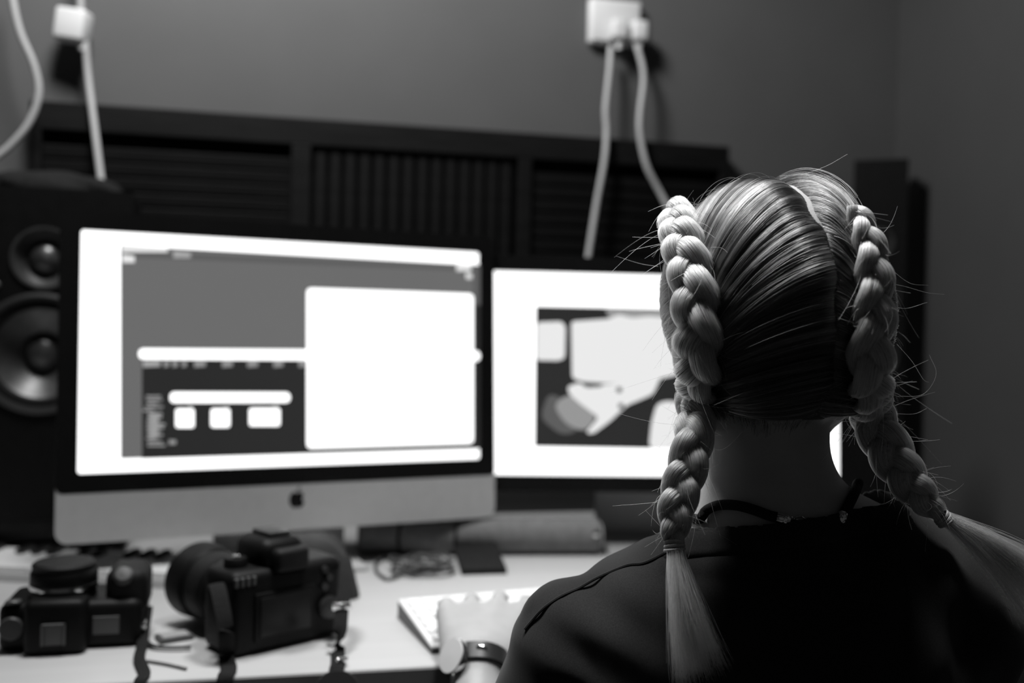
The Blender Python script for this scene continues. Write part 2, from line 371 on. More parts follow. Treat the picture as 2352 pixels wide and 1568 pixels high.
def stand(t, yaw, w, depth, zatt, m, fwd=0.06):
    R4 = Matrix.Rotation(yaw, 4, 'Z')
    foot = MB().box((-w / 2, -fwd, 0), (w / 2, depth - fwd, 0.007), 0.003, 2).xf(R4); foot.build('foot', m, t, True)
    prof = [(0.085, 0.0), (0.093, 0.01), (0.095, zatt - 0.02), (0.075, zatt), (0.068, zatt), (0.087, zatt - 0.025), (0.083, 0.012), (0.07, 0.006), (0.0, 0.004), (0.0, 0.0)]
    MB().prism([(p[0], p[1] + 0.004) for p in prof], (-w / 2, 0, 0), (0, 1, 0), (0, 0, 1), (1, 0, 0), w).xf(R4).build('neck', m, t)
stand(imac, SI.yaw, 0.205, 0.19, 0.25, 'alu')
SR = Scr((0.2597, 1.6668, -0.0679), 0.0876, 0.0644)
mon, XR = monitor(SR, 'monitor', 'black-bezelled monitor showing a photograph, partly hidden behind the head', 0.0, 'alu_dark')
b = MB(); q = lambda *pts: SR.quad(pts)
flatpoly(b, rrect(-SR.w / 2, -SR.h / 2, SR.w / 2, SR.h / 2, 0.004), 0, 0)
flatpoly(b, q((1231, 703), (1838, 716), (1838, 1036), (1228, 1025)), 1, 1)
flatpoly(b, q((1390, 708), (1838, 716), (1838, 745), (1400, 732)), 2, 4)
flatpoly(b, roundq(q((1233, 740), (1290, 738), (1299, 750), (1297, 822), (1284, 828), (1232, 827)), 0.006), 2, 2)
flatpoly(b, roundq(q((1312, 738), (1400, 732), (1420, 722), (1452, 730), (1490, 726), (1600, 735), (1600, 850), (1470, 880), (1390, 880), (1335, 876), (1314, 868)), 0.006), 3, 2)
flatpoly(b, roundq(q((1302, 888), (1330, 878), (1345, 886), (1420, 880), (1520, 860), (1500, 905), (1465, 920), (1440, 930), (1400, 968), (1362, 996), (1345, 994), (1375, 958), (1330, 925), (1308, 905)), 0.008), 4, 2)
flatpoly(b, roundq(q((1302, 905), (1345, 912), (1372, 955), (1345, 992), (1300, 975), (1270, 930)), 0.015), 3, 4)
flatpoly(b, roundq(q((1260, 900), (1320, 930), (1330, 990), (1290, 1000), (1240, 960)), 0.015), 2, 5)
flatpoly(b, roundq(q((1336, 884), (1388, 880), (1380, 888), (1350, 890)), 0.002), 5, 1)
for x, y in ((1422, 895), (1426, 932)): flatpoly(b, roundq(q((x - 6, y - 6), (x + 6, y - 6), (x + 6, y + 6), (x - 6, y + 6)), 0.003), 5, 1)
flatpoly(b, roundq(q((1508, 928), (1530, 920), (1600, 930), (1600, 1030), (1490, 1030), (1496, 970)), 0.012), 4, 3)
b.xf(XR).build('screen', ['em_white', 'em_dark', 'em_soft', 'em_soft', 'em_mid', 'em_grey2'], mon)
stand(mon, SR.yaw, 0.20, 0.20, 0.28, 'alu_dark')
# ------------------------------------------------------------------ loudspeakers
def baffle(w, z0, z1, x, z, r, t):
    """front plate x in +-w/2, z0..z1, with a round hole; thickness t towards +y"""
    n = 48; b = MB(); v = []; f = []
    for k in range(n):
        a = 2 * math.pi * k / n; c, s_ = math.cos(a), math.sin(a)
        kx = ((w / 2 - x) if c > 0 else (w / 2 + x)) / max(abs(c), 1e-6); kz = ((z1 - z) if s_ > 0 else (z - z0)) / max(abs(s_), 1e-6); e_ = min(kx, kz)
        v += [(x + c * e_, 0, z + s_ * e_), (x + c * r, 0, z + s_ * r), (x + c * r, t, z + s_ * r)]
    for k in range(n):
        k2 = (k + 1) % n; f += [(3 * k, 3 * k2, 3 * k2 + 1, 3 * k + 1), (3 * k + 1, 3 * k2 + 1, 3 * k2 + 2, 3 * k + 2)]
    # fill the four corners
    cs = [(w / 2, z0), (w / 2, z1), (-w / 2, z1), (-w / 2, z0)]
    for cx, cz in cs:
        a = math.atan2(cz - z, cx - x) % (2 * math.pi); k = int(a / (2 * math.pi) * n); k2 = (k + 1) % n
        v.append((cx, 0, cz)); f.append((3 * k, len(v) - 1, 3 * k2))
    return b.add(v, f)
def speaker(name, label, loc, yaw, w, h, d, drivers, z0=DESK):
    t = thing(name, label, 'speaker', (loc[0], loc[1], z0), yaw); rec = 0.055
    MB().box((-w / 2, rec, 0), (w / 2, d, h), 0.004, 2).build('cabinet', 'black', t, True)
    sd_ = MB()
    for lo_, hi_ in (((-w / 2, 0.002, 0), (-w / 2 + 0.008, rec, h)), ((w / 2 - 0.008, 0.002, 0), (w / 2, rec, h)), ((-w / 2, 0.002, 0), (w / 2, rec, 0.008)), ((-w / 2, 0.002, h - 0.008), (w / 2, rec, h))): sd_.box(lo_, hi_, 0.003, 2)
    sd_.build('baffle_edge', 'black', t, True)
    drivers = sorted(drivers, key=lambda q_: q_[2]); cuts = [0.0] + [(a_[2] + a_[3] * (1.1 if a_[0] == 'woofer' else 1.8) + b_[2] - b_[3] * (1.1 if b_[0] == 'woofer' else 1.8)) / 2 for a_, b_ in zip(drivers, drivers[1:])] + [h]
    bf = MB()
    for (kind, x, z, r), za, zb in zip(drivers, cuts, cuts[1:]):
        q_ = baffle(w, za, zb, x, z, r * (1.0 if kind == 'woofer' else 1.75), 0.03); bf.add(q_.v, q_.f)
    bf.build('front_baffle', 'black', t)
    for kind, x, z, r in drivers:
        if kind == 'woofer':
            MB().lathe([(r * 1.06, -0.001), (r * 1.06, 0.004), (r * 1.0, 0.006), (r * 0.93, 0.004), (r * 0.92, -0.006)], (x, 0, z), (0, -1, 0), 48, cap=False).build('rim', 'darkgrey', t, True)
            MB().lathe([(r * 0.93, -0.006), (r * 0.88, 0.001), (r * 0.82, 0.000), (r * 0.78, -0.010)], (x, 0, z), (0, -1, 0), 48, cap=False).build('surround', 'rubber', t, True)
            MB().lathe([(r * 0.79, -0.009), (r * 0.6, -0.020), (r * 0.42, -0.030), (r * 0.30, -0.036)], (x, 0, z), (0, -1, 0), 48, cap=False).build('cone', 'cone', t, True)
            MB().lathe([(r * 0.33, -0.035), (r * 0.28, -0.026), (r * 0.16, -0.019), (0.0001, -0.017)], (x, 0, z), (0, -1, 0), 32, cap=False).build('dust_cap', 'cone', t, True)
        else:
            MB().lathe([(r * 1.85, -0.001), (r * 1.85, 0.003), (r * 1.7, 0.003), (r * 1.4, -0.010), (r * 0.98, -0.018)], (x, 0, z), (0, -1, 0), 40, cap=False).build('waveguide', 'cone', t, True)
            MB().lathe([(r, -0.018), (r * 0.8, -0.009), (r * 0.4, -0.003), (0.0001, -0.001)], (x, 0, z), (0, -1, 0), 24, cap=False).build('tweeter_dome', 'cone', t, True)
    return t
spY = 1.52
c0 = P(92, 812, spY); top = P(92, 430, spY); bot = P(92, 1196, spY)
sp_yaw = 0.30
sp_z0 = float(bot[2]); tw = P(96, 592, spY)
spk = speaker('studio_speaker', 'large black studio speaker with woofer and tweeter left of computer', (c0[0], c0[1]), sp_yaw, 0.26, float(top[2] - bot[2]), 0.19,
    [('woofer', 0.0, float(c0[2] - bot[2]), 0.088), ('tweeter', 0.004, float(tw[2] - bot[2]), 0.026)], sp_z0)
led = P(4, 655, spY - 0.002)
MB().lathe([(0.006, -0.002), (0.006, 0.003), (0.004, 0.005), (0.0001, 0.005)], (-0.062, 0, float(led[2] - bot[2])), (0, -1, 0), 16).build('badge', 'midgrey', spk, True)
pd = thing('speaker_pad', 'dark block under the black speaker left of computer', 'speaker stand', (c0[0], c0[1], DESK), sp_yaw)
MB().box((-0.125, 0.05, 0), (0.125, 0.18, 0.012), 0.003, 2).build('base_plate', 'darkgrey', pd, True)
MB().box((-0.12, 0.055, 0.0125), (0.12, 0.175, sp_z0 - DESK - 0.0005), 0.006, 2).build('riser', 'darkgrey', pd, True)
# soft black bag thrown over the speaker top
def mound(name, c, rx, ry, rz, m, label, cat, yaw=0, seed=1):
    r2 = np.random.default_rng(seed); v = []; f = []; nu, nv = 40, 14; ph = r2.uniform(0, 6.28, 6)
    for j in range(nv + 1):
        for i in range(nu):
            a = 2 * math.pi * i / nu; e = j / nv * math.pi / 2
            k = 1 + 0.07 * math.sin(3 * a + ph[0]) + 0.05 * math.sin(5 * a + ph[1] + 3 * e) + 0.03 * math.sin(9 * a + 6 * e + ph[2])
            v.append((rx * math.cos(e) ** 0.6 * math.cos(a) * k, ry * math.cos(e) ** 0.6 * math.sin(a) * k, rz * math.sin(e) * (1 + 0.10 * math.sin(4 * a + ph[3]) * math.cos(e))))
    for j in range(nv):
        for i in range(nu): f.append((j * nu + i, j * nu + (i + 1) % nu, (j + 1) * nu + (i + 1) % nu, (j + 1) * nu + i))
    f.append(tuple(range(nu))[::-1])
    o = MB().add(v, f).build(name, m, None, True); o.location = c; o.rotation_euler = (0, 0, yaw)
    return tag(o, label, cat)
bc = P(105, 432, spY + 0.10)
mound('cloth_bag', (bc[0] + 0.01, bc[1], float(top[2]) + 0.001), 0.115, 0.085, 0.035, 'blackcloth', 'crumpled black cloth bag lying on top of the studio speaker', 'bag', sp_yaw, 4)
# slim dark speaker in the far right corner
a = WALL(2016, 700, 0.125); tz = P(2022, 366, a[1])[2]
speaker('tower_speaker', 'slim tall black speaker in the corner right of the head', (a[0], a[1]), YD - 0.55, 0.105, float(tz - DESK), 0.085,
    [('woofer', 0, float(tz - DESK) - 0.28, 0.042), ('woofer', 0, float(tz - DESK) - 0.40, 0.042), ('tweeter', 0, float(tz - DESK) - 0.17, 0.016)])
# ------------------------------------------------------------------ slim piano keyboard
kp = PZ(440, 1354); kl = PZ(0, 1336)
kyaw = -0.075
kb = thing('piano_keyboard', 'slim silver piano keyboard on desk below the computer', 'music keyboard', tuple(kp), kyaw)
NW = 30; kw = 0.0232; kx1 = 0.012
MB().box((-NW * kw - 0.02, 0.0, 0), (kx1 + 0.012, 0.125, 0.013), 0.002, 2).build('body', 'alu', kb, True)
MB().box((-NW * kw - 0.02, 0.112, 0.0131), (kx1 + 0.012, 0.125, 0.019), 0.001, 1).build('back_rail', 'alu', kb, True)
me = None; meb = None
for k in range(NW):
    x = kx1 - (k + 0.5) * kw
    if me is None:
        me = MB().box((-kw / 2 + 0.0006, 0.003, 0.0135), (kw / 2 - 0.0006, 0.110, 0.0215), 0.001, 1).mesh('white_key'); o = link('white_key', me, 'key', kb)
    else: o = bpy.data.objects.new('white_key', me); C.objects.link(o); o.parent = kb
    o.location = (x, 0, 0)
    if (k % 7) in (0, 1, 3, 4, 5):
        if meb is None:
            meb = MB().box((-0.006, 0.072, 0.022), (0.006, 0.110, 0.029), 0.0015, 1).mesh('black_key'); o = link('black_key', meb, 'blackkey', kb)
        else: o = bpy.data.objects.new('black_key', meb); C.objects.link(o); o.parent = kb
        o.location = (x - kw / 2, 0, 0)
cpts = [PZ(-60, 1268, DESK + 0.003), PZ(40, 1243, DESK + 0.003), PZ(110, 1225, DESK + 0.003), PZ(170, 1206, DESK + 0.003)]
tag(MB().tube(spline(cpts, 24), 0.003, 8).build('speaker_cable', 'black', None, True), 'dark cable lying on the desk behind the piano keyboard', 'cable')
# ------------------------------------------------------------------ computer keyboard under the hand
kA = PZ(914, 1392, DESK + 0.014); kB = PZ(1490, 1345, DESK + 0.014); kC = PZ(1012, 1497, DESK + 0.004)
ax = (kB - kA); ax[2] = 0; kyw = math.atan2(ax[1], ax[0])
kd = 0.150
kyb = thing('computer_keyboard', 'white computer keyboard on desk under the left hand', 'keyboard', (float(kA[0]), float(kA[1]), DESK), kyw)
KW = 0.43
prof = [(0.0, 0.0), (-kd, 0.0), (-kd, 0.006), (0.0, 0.020)]
MB().prism(prof, (0, 0, 0), (0, 1, 0), (0, 0, 1), (1, 0, 0), KW).build('base', 'darkgrey', kyb)
sl = math.atan2(0.014, kd)
MB().box((-0.0005, -kd / math.cos(sl), 0), (KW, 0, 0.003), 0.001, 1, Matrix.Translation((0, 0, 0.0202)) @ Matrix.Rotation(sl, 4, 'X')).build('top_plate', 'whiteplastic', kyb)
me = MB().box((-0.0089, -0.0092, 0), (0.0089, 0.0092, 0.003), 0.0015, 1).mesh('keycap'); first = True
for r_ in range(6):
    for c_ in range(22):
        if first: o = link('keycap', me, 'key', kyb); first = False
        else: o = bpy.data.objects.new('keycap', me); C.objects.link(o); o.parent = kyb
        yy = -0.018 - r_ * 0.0222
        o.location = (0.016 + c_ * 0.0190, yy, 0.0234 + yy * math.tan(sl)); o.rotation_euler = (sl, 0, 0)
# ------------------------------------------------------------------ cameras
def pz(x, y): return PZ(x, y)
# camera lying on its back, lens up
c1 = pz(158, 1493)
cm = thing('camera', 'black camera lying on its back with capped lens pointing up', 'camera', tuple(c1), 0.24)
MB().box((-0.073, 0.0, 0.0), (0.075, 0.088, 0.053), 0.010, 3).build('body', 'black', cm, True)
MB().box((0.034, 0.010, 0.03), (0.079, 0.080, 0.084), 0.013, 4).build('grip', 'rubber', cm, True)
sb = MB().lathe([(0.0105, 0), (0.0105, 0.006), (0.008, 0.0085), (0.0001, 0.009)], (0.054, 0.015, 0.075), (0, -0.75, 0.66), 20).build('shutter_button', 'midgrey', cm, True)
MB().lathe([(0.036, 0.0), (0.036, 0.006), (0.0345, 0.012), (0.034, 0.022), (0.0355, 0.024), (0.0355, 0.036), (0.033, 0.040)], (-0.012, 0.034, 0.044), (0, 0, 1), 48).build('lens_barrel', 'black', cm, True)
MB().lathe([(0.0362, 0.0), (0.0364, 0.001), (0.0364, 0.004), (0.0362, 0.005)], (-0.012, 0.034, 0.063), (0, 0, 1), 48).build('lens_ring', 'chrome', cm, True)
MB().lathe([(0.0335, 0.0), (0.034, 0.005), (0.031, 0.0075), (0.0001, 0.0075)], (-0.012, 0.034, 0.0842), (0, 0, 1), 48).build('lens_cap', 'rubber', cm, True)
hs = MB()
for a_, b_ in (((-0.021, -0.003, 0.010), (-0.018, 0.0, 0.034)), ((0.001, -0.003, 0.010), (0.004, 0.0, 0.034)), ((-0.021, -0.003, 0.031), (0.004, 0.0, 0.034)), ((-0.018, -0.001, 0.010), (0.001, 0.0, 0.031))): hs.box(a_, b_, 0.0006, 1)
hs.build('hot_shoe', 'midgrey', cm).location = (-0.004, -0.019, 0.002)
MB().box((-0.044, -0.019, 0.0), (0.020, 0.03, 0.060), 0.009, 3).build('viewfinder_hump', 'black', cm, True)
MB().box((0.024, -0.0008, 0.016), (0.052, 0.001, 0.036), 0.0005, 1).build('display_window', 'midgrey', cm)
dl = MB().lathe([(0.0125, 0.0), (0.0125, 0.007), (0.011, 0.009), (0.0001, 0.009)], (-0.058, 0.002, 0.028), (0, -1, 0), 28).build('mode_dial', 'darkgrey', cm, True)
MB().lathe([(0.0126, 0.0072), (0.0118, 0.0088)], (-0.058, 0.002, 0.028), (0, -1, 0), 28).build('dial_rim', 'midgrey', cm, True)
MB().box((-0.066, -0.002, 0.053), (-0.050, 0.01, 0.057), 0.0015, 1).build('flash_release', 'midgrey', cm, True)
MB().box((0.071, 0.01, 0.015), (0.079, 0.03, 0.024), 0.002, 2).build('strap_lug', 'chrome', cm, True)
def strap(name, pts, label, w_=0.008, n=50, m='blackcloth', up=(0, -0.2, 1)):
    return tag(MB().tube(spline(pts, n), w_, 8, flat=0.0012, up=up).build(name, m, None, True), label, 'strap')
dz = np.array([0, 0, 0.004])
def edge(px): # point on the desk front edge under pixel column
    lo, hi = 1400.0, 1650.0
    for _ in range(40):
        mid = (lo + hi) / 2; p = PZ(px, mid)
        if np.dot(p - DE, DN) > 0: hi = mid
        else: lo = mid
    return PZ(px, lo)
def hang(px, top_pts, drop, label, w_, name='camera_strap'):
    e = edge(px); pts = list(top_pts) + [e + np.array([0, 0.012, 0.0035]), e + DN * 0.0035 + np.array([0, 0, 0.001]), e + DN * 0.006 + np.array([0, 0, -0.02]), e + DN * 0.006 + np.array([0, 0, -drop])]
    return strap(name, pts, label, w_)
hang(322, [pz(338, 1452) + np.array([0, 0, 0.03]), pz(326, 1488) + dz, pz(320, 1520) + dz], 0.12, 'black camera strap hanging over desk edge beside the lens-up camera', 0.0065)
# large camera, back turned to us
c2a, c2b = pz(540, 1516), pz(778, 1460)
yw2 = math.atan2(c2b[1] - c2a[1], c2b[0] - c2a[0]); mid = (c2a + c2b) / 2
cw = float(np.linalg.norm(c2b - c2a)) + 0.012
c2 = thing('camera', 'large black camera with strap standing with its back toward viewer', 'camera', tuple(mid), yw2)
MB().box((-cw / 2, 0.0, 0), (cw / 2, 0.066, 0.094), 0.012, 4).build('body', 'black', c2, True)
MB().box((-0.034, 0.004, 0.088), (0.024, 0.070, 0.124), 0.014, 4).build('prism_hump', 'black', c2, True)
MB().box((-0.018, 0.016, 0.1235), (0.010, 0.056, 0.129), 0.002, 2).build('hot_shoe', 'darkgrey', c2, True)
MB().box((-0.022, -0.010, 0.088), (0.020, 0.01, 0.114), 0.006, 3).build('eyecup', 'rubber', c2, True)
MB().box((-0.045, -0.003, 0.014), (0.032, 0.002, 0.068), 0.002, 2).build('display_frame', 'black', c2, True)
MB().box((-0.039, -0.0042, 0.019), (0.026, -0.0028, 0.063), 0.0008, 1).build('display', 'blackglass', c2)
MB().lathe([(0.013, 0), (0.013, 0.005), (0.010, 0.007), (0.0001, 0.007)], (0.050, -0.001, 0.038), (0, -1, 0), 28).build('thumb_wheel', 'darkgrey', c2, True)
MB().lathe([(0.013, 0), (0.013, 0.009), (0.0115, 0.011), (0.0001, 0.011)], (-cw / 2 + 0.022, 0.032, 0.093), (0, 0, 1), 28).build('mode_dial', 'black', c2, True)
MB().lathe([(0.0045, 0), (0.0045, 0.002), (0.003, 0.003), (0.0001, 0.003)], (-cw / 2 + 0.022, 0.030, 0.1041), (0, 0, 1), 16).build('dial_button', 'chrome', c2, True)
for k in range(4): MB().box((-cw / 2 + 0.004 + k * 0.007, -0.0015, 0.078), (-cw / 2 + 0.0085 + k * 0.007, 0.003, 0.088), 0.0008, 1).build('ridge', 'midgrey', c2)
for k in range(3): MB().lathe([(0.004, 0), (0.004, 0.003), (0.0001, 0.0032)], (0.045 + 0.006 * (k % 2), -0.0005, 0.062 + k * 0.010), (0, -1, 0), 16).build('button', 'darkgrey', c2, True)
MB().box((cw / 2 - 0.046, 0.055, 0.004), (cw / 2 - 0.002, 0.098, 0.096), 0.016, 4).build('grip', 'rubber', c2, True)
MB().lathe([(0.038, 0), (0.038, 0.012), (0.036, 0.016), (0.037, 0.03), (0.041, 0.034), (0.041, 0.070), (0.039, 0.074), (0.044, 0.079), (0.046, 0.110), (0.043, 0.112), (0.040, 0.092), (0.0001, 0.088)], (-0.022, 0.062, 0.048), (0, 1, 0), 48).build('lens_barrel', 'black', c2, True)
MB().lathe([(0.0414, 0.038), (0.0418, 0.042), (0.0418, 0.062), (0.0414, 0.066)], (-0.022, 0.062, 0.048), (0, 1, 0), 48, cap=False).build('focus_ring', 'rubber', c2, True)
for s_ in (-1, 1): MB().box((s_ * cw / 2 - 0.004, 0.02, 0.066), (s_ * cw / 2 + 0.004, 0.038, 0.076), 0.002, 2).build('strap_lug', 'chrome', c2, True)
R2 = Matrix.Translation(Vector(mid)) @ Matrix.Rotation(yw2, 4, 'Z')
def l2(x, y, z): return np.array(R2 @ Vector((x, y, z)))
hang(772, [l2(cw / 2 + 0.006, 0.03, 0.074), l2(cw / 2 + 0.009, 0.018, 0.088), P(796, 1320, 1.158), P(786, 1390, 1.125), P(781, 1450, 1.103), pz(776, 1500) + dz], 0.10, 'black strap hanging over desk edge from right side of large camera', 0.0085)
hang(518, [l2(-cw / 2 - 0.005, 0.03, 0.074), l2(-cw / 2 - 0.010, 0.012, 0.08), l2(-cw / 2 - 0.012, -0.012, 0.04), pz(520, 1515) + dz], 0.12, 'black strap hanging over desk edge from left side of large camera', 0.0090)
for i, (px, py, r_) in enumerate(((778, 1392, 0.0085), (760, 1503, 0.005), (786, 1530, 0.005))):
    if i == 0: c_ = P(785, 1392, 1.120)
    else: c_ = pz(px, py) + np.array([0, 0, 0.006])
    o = MB().box((-r_ * 1.25, -0.002, -0.0045), (r_ * 1.25, 0.002, 0.0045), 0.0012, 2).build('strap_buckle', 'chrome', None, True)
    o.location = c_; o.rotation_euler = (0.2, 0, (0.1, -0.7, 0.5)[i]); tag(o, ('shiny buckle on right strap of large camera', 'small steel clip at strap bend near desk edge', 'small steel ring on the desk edge beside the strap')[i], 'buckle')
e = edge(772) + DN * 0.022 + np.array([0, 0, -0.018])
lc = thing('lens_cap', 'round black lens cap hanging from strap at desk edge', 'lens cap', tuple(e), 0.2)
MB().lathe([(0.024, -0.004), (0.0245, 0.0), (0.0235, 0.004), (0.0001, 0.0045)], (0, 0, 0), (0, -0.9, 0.45), 32).build('disc', 'rubber', lc, True)
MB().lathe([(0.0246, -0.001), (0.0249, 0.001), (0.0243, 0.003)], (0, 0, 0), (0, -0.9, 0.45), 32).build('grip_rim', 'darkgrey', lc, True)
# ------------------------------------------------------------------ small things on the desk
o = MB().box((-0.019, -0.013, 0), (0.019, 0.013, 0.006), 0.0012, 2).build('memory_card_case', 'midgrey', None)
p = pz(400, 1468); o.location = p; o.rotation_euler = (0, 0, 0.62); tag(o, 'small grey card case on desk between the two cameras', 'card case')
l_ = MB().box((-0.015, -0.010, 0.0061), (0.015, 0.010, 0.0068), 0.0003, 1).build('label_panel', 'cardtop', o)
strap('wrist_loop', [pz(332, 1478) + dz, pz(352, 1491) + dz, pz(392, 1495) + dz, pz(438, 1494) + dz], 'short black cord lying on desk in front of the grey card case', 0.003, 24)
o = MB().tube(spline([pz(338, 1522) + [0, 0, 0.0022], pz(385, 1530) + [0, 0, 0.0022], pz(428, 1540) + [0, 0, 0.0022]], 16), 0.0016, 8).build('stylus', 'greycloth', None, True); tag(o, 'thin grey stick lying near the desk edge left of large camera', 'stick')
# knot of cable
kc = pz(950, 1312); kpts = []
r3 = random.Random(11)
for k in range(230):
    t = k / 229; a = t * 2 * math.pi * 9; R_ = 0.026 + 0.009 * math.sin(3.3 * a * 0.21 + 1)
    kpts.append(kc + np.array([0.012 + R_ * 1.15 * math.cos(a) + 0.010 * math.sin(a * 0.37), 0.8 * R_ * math.sin(a) * 1.4 + 0.008 * math.cos(a * 0.23), 0.006 + 0.007 * (1 + math.sin(a * 1.73 + k * 0.01))]))
tag(MB().tube(kpts, 0.0024, 6).build('cable_coil', 'midgrey', None, True), 'tangled coil of dark cable on desk left of black wallet', 'cable coil')
lp = spline([pz(925, 1322) + dz, pz(890, 1335) + dz, pz(862, 1312) + dz, pz(875, 1288) + dz, pz(915, 1284) + dz, pz(940, 1300) + dz], 40)
tag(MB().tube(lp, 0.0024, 8).build('cable_loop', 'midgrey', None, True), 'open loop of cable beside the tangled coil on the desk', 'cable coil')
# black wallet leaning on the tube
wa, wb_, wc, wd = pz(1060, 1321), pz(1164, 1318), P(1136, 1253, 1.60), P(1041, 1256, 1.60)
t_ = np.cross(wb_ - wa, wd - wa); t_ = t_ / np.linalg.norm(t_) * 0.008
wl = MB().add([wa, wb_, wc, wd, wa + t_, wb_ + t_, wc + t_, wd + t_], [(0, 3, 2, 1), (4, 5, 6, 7), (0, 1, 5, 4), (1, 2, 6, 5), (2, 3, 7, 6), (3, 0, 4, 7)])
tag(wl.build('wallet', 'blackcloth'), 'flat black pouch leaning on the grey tube behind the keyboard', 'pouch')
# grey padded tube lying behind, with black straps
tr = 0.029
tA, tB = P(822, 1230, 1.600), P(1378, 1215, 1.640)
tA[2] = tB[2] = DESK + tr + 0.0005
tb = thing('padded_tube', 'grey padded tube with dark straps lying behind the black pouch', 'tube', ((tA[0] + tB[0]) / 2, (tA[1] + tB[1]) / 2, DESK), math.atan2(tB[1] - tA[1], tB[0] - tA[0]))
tl = float(np.linalg.norm(tB - tA)) / 2
MB().lathe([(0.022, -tl), (tr, -tl + 0.006), (tr, tl - 0.006), (0.022, tl)], (0, 0, tr), (1, 0, 0), 32).build('sleeve', 'greycloth', tb, True)
MB().lathe([(0.0215, 0), (0.0215, 0.003), (0.014, 0.006), (0.0001, 0.006)], (tl - 0.002, 0, tr), (1, 0, 0), 24).build('end_cap', 'whiteplastic', tb, True)
MB().lathe([(0.006, 0), (0.006, 0.004), (0.0001, 0.006)], (tl - 0.012, -tr + 0.003, tr + 0.008), (0, -1, 0.2), 16).build('snap_button', 'chrome', tb, True)
for x in (-tl + 0.075, -tl + 0.165):
    ring = [(x + 0.010 * math.cos(a), (tr + 0.001) * math.cos(a + 0), tr + (tr + 0.001) * math.sin(a)) for a in np.linspace(0, 2 * math.pi, 33)[:-1]]
    MB().tube(ring, 0.0022, 8, closed=True).build('strap', 'blackcloth', tb, True)
pc = P(684, 1250, 1.32)
mound('strap_bundle', (pc[0], pc[1], DESK + 0.0005), 0.084, 0.05, 0.086, 'strapcloth', 'bundle of dark folded strap behind the large camera', 'strap', 0.3, 9)
# ------------------------------------------------------------------ distance fields for the body
def rcone(p, a, b, ra, rb):
    a = np.asarray(a, np.float32); b = np.asarray(b, np.float32); ba = b - a; L2 = float(ba @ ba) + 1e-9
    t = np.clip(((p - a) @ ba) / L2, 0, 1)
    return np.linalg.norm(p - a - t[..., None] * ba, axis=-1) - (ra + (rb - ra) * t)
def ellip(p, c, r):
    q = (p - np.asarray(c, np.float32)); r = np.asarray(r, np.float32)
    k0 = np.linalg.norm(q / r, axis=-1); k1 = np.linalg.norm(q / (r * r), axis=-1)
    return k0 * (k0 - 1) / np.maximum(k1, 1e-6)
def smin(a, b, k):
    h = np.clip(0.5 + 0.5 * (b - a) / k, 0, 1); return b + (a - b) * h - k * h * (1 - h)
def grid(lo, hi, h):
    n = [int(math.ceil((hi[i] - lo[i]) / h)) + 1 for i in range(3)]
    g = np.stack(np.meshgrid(*[np.arange(n[i], dtype=np.float32) * h + lo[i] for i in range(3)], indexing='ij'), -1); return g
def surface_nets(f, lo, h):
    ins = f < 0; nx, ny, nz = f.shape
    cs = [(0, 0, 0), (1, 0, 0), (0, 1, 0), (1, 1, 0), (0, 0, 1), (1, 0, 1), (0, 1, 1), (1, 1, 1)]
    cnt = sum(ins[a:nx - 1 + a, b:ny - 1 + b, c:nz - 1 + c].astype(np.int8) for a, b, c in cs)
    idx = np.argwhere((cnt > 0) & (cnt < 8)); val = np.stack([f[idx[:, 0] + a, idx[:, 1] + b, idx[:, 2] + c] for a, b, c in cs], -1)
    acc = np.zeros((len(idx), 3)); num = np.zeros(len(idx)); cc = np.array(cs, float)
    for i in range(8):
        for j in range(i + 1, 8):
            if np.abs(cc[i] - cc[j]).sum() != 1: continue
            m = (val[:, i] < 0) != (val[:, j] < 0); t = val[m, i] / (val[m, i] - val[m, j])
            acc[m] += cc[i] + t[:, None] * (cc[j] - cc[i]); num[m] += 1
    v = (idx + acc / num[:, None]) * h + np.array(lo)
    mp = np.full((nx - 1, ny - 1, nz - 1), -1, np.int32); mp[idx[:, 0], idx[:, 1], idx[:, 2]] = np.arange(len(idx))
    qs = []
    for ax in range(3):
        a_, b_ = (ax + 1) % 3, (ax + 2) % 3
        sl0 = [slice(1, -1)] * 3; sl1 = [slice(1, -1)] * 3; sl0[ax] = slice(0, -1); sl1[ax] = slice(1, None)
        s0, s1 = ins[tuple(sl0)], ins[tuple(sl1)]; e_ = np.argwhere(s0 != s1)
        fl = s0[e_[:, 0], e_[:, 1], e_[:, 2]]
        off = np.ones(3, int); off[ax] = 0; e_ = e_ + off
        def cell(da, db):
            q_ = e_.copy(); q_[:, a_] += da; q_[:, b_] += db; return mp[q_[:, 0], q_[:, 1], q_[:, 2]]
        qd = np.stack([cell(-1, -1), cell(0, -1), cell(0, 0), cell(-1, 0)], -1)
        qd[~fl] = qd[~fl][:, ::-1]; qs.append(qd)
    qd = np.vstack(qs); return v, qd[(qd >= 0).all(1)]
def relax(v, f, n=2, k=0.5):
    for _ in range(n):
        acc = np.zeros_like(v); c = np.zeros(len(v))
        for a in range(4):
            i, j = f[:, a], f[:, (a + 1) % 4]
            np.add.at(acc, i, v[j]); np.add.at(c, i, 1); np.add.at(acc, j, v[i]); np.add.at(c, j, 1)
        v = v + k * (acc / np.maximum(c, 1)[:, None] - v)
    return v
def npmesh(name, v, f):
    me = bpy.data.meshes.new(name); f = np.asarray(f); k = f.shape[1]
    me.vertices.add(len(v)); me.vertices.foreach_set('co', np.asarray(v, np.float32).ravel())
    me.loops.add(f.size); me.loops.foreach_set('vertex_index', f.astype(np.int32).ravel())
    me.polygons.add(len(f)); me.polygons.foreach_set('loop_start', np.arange(len(f), dtype=np.int32) * k)
    me.update(calc_edges=True); me.validate(); return me
def drop_unused(v, f):
    u, inv = np.unique(f, return_inverse=True); return v[u], inv.reshape(f.shape)
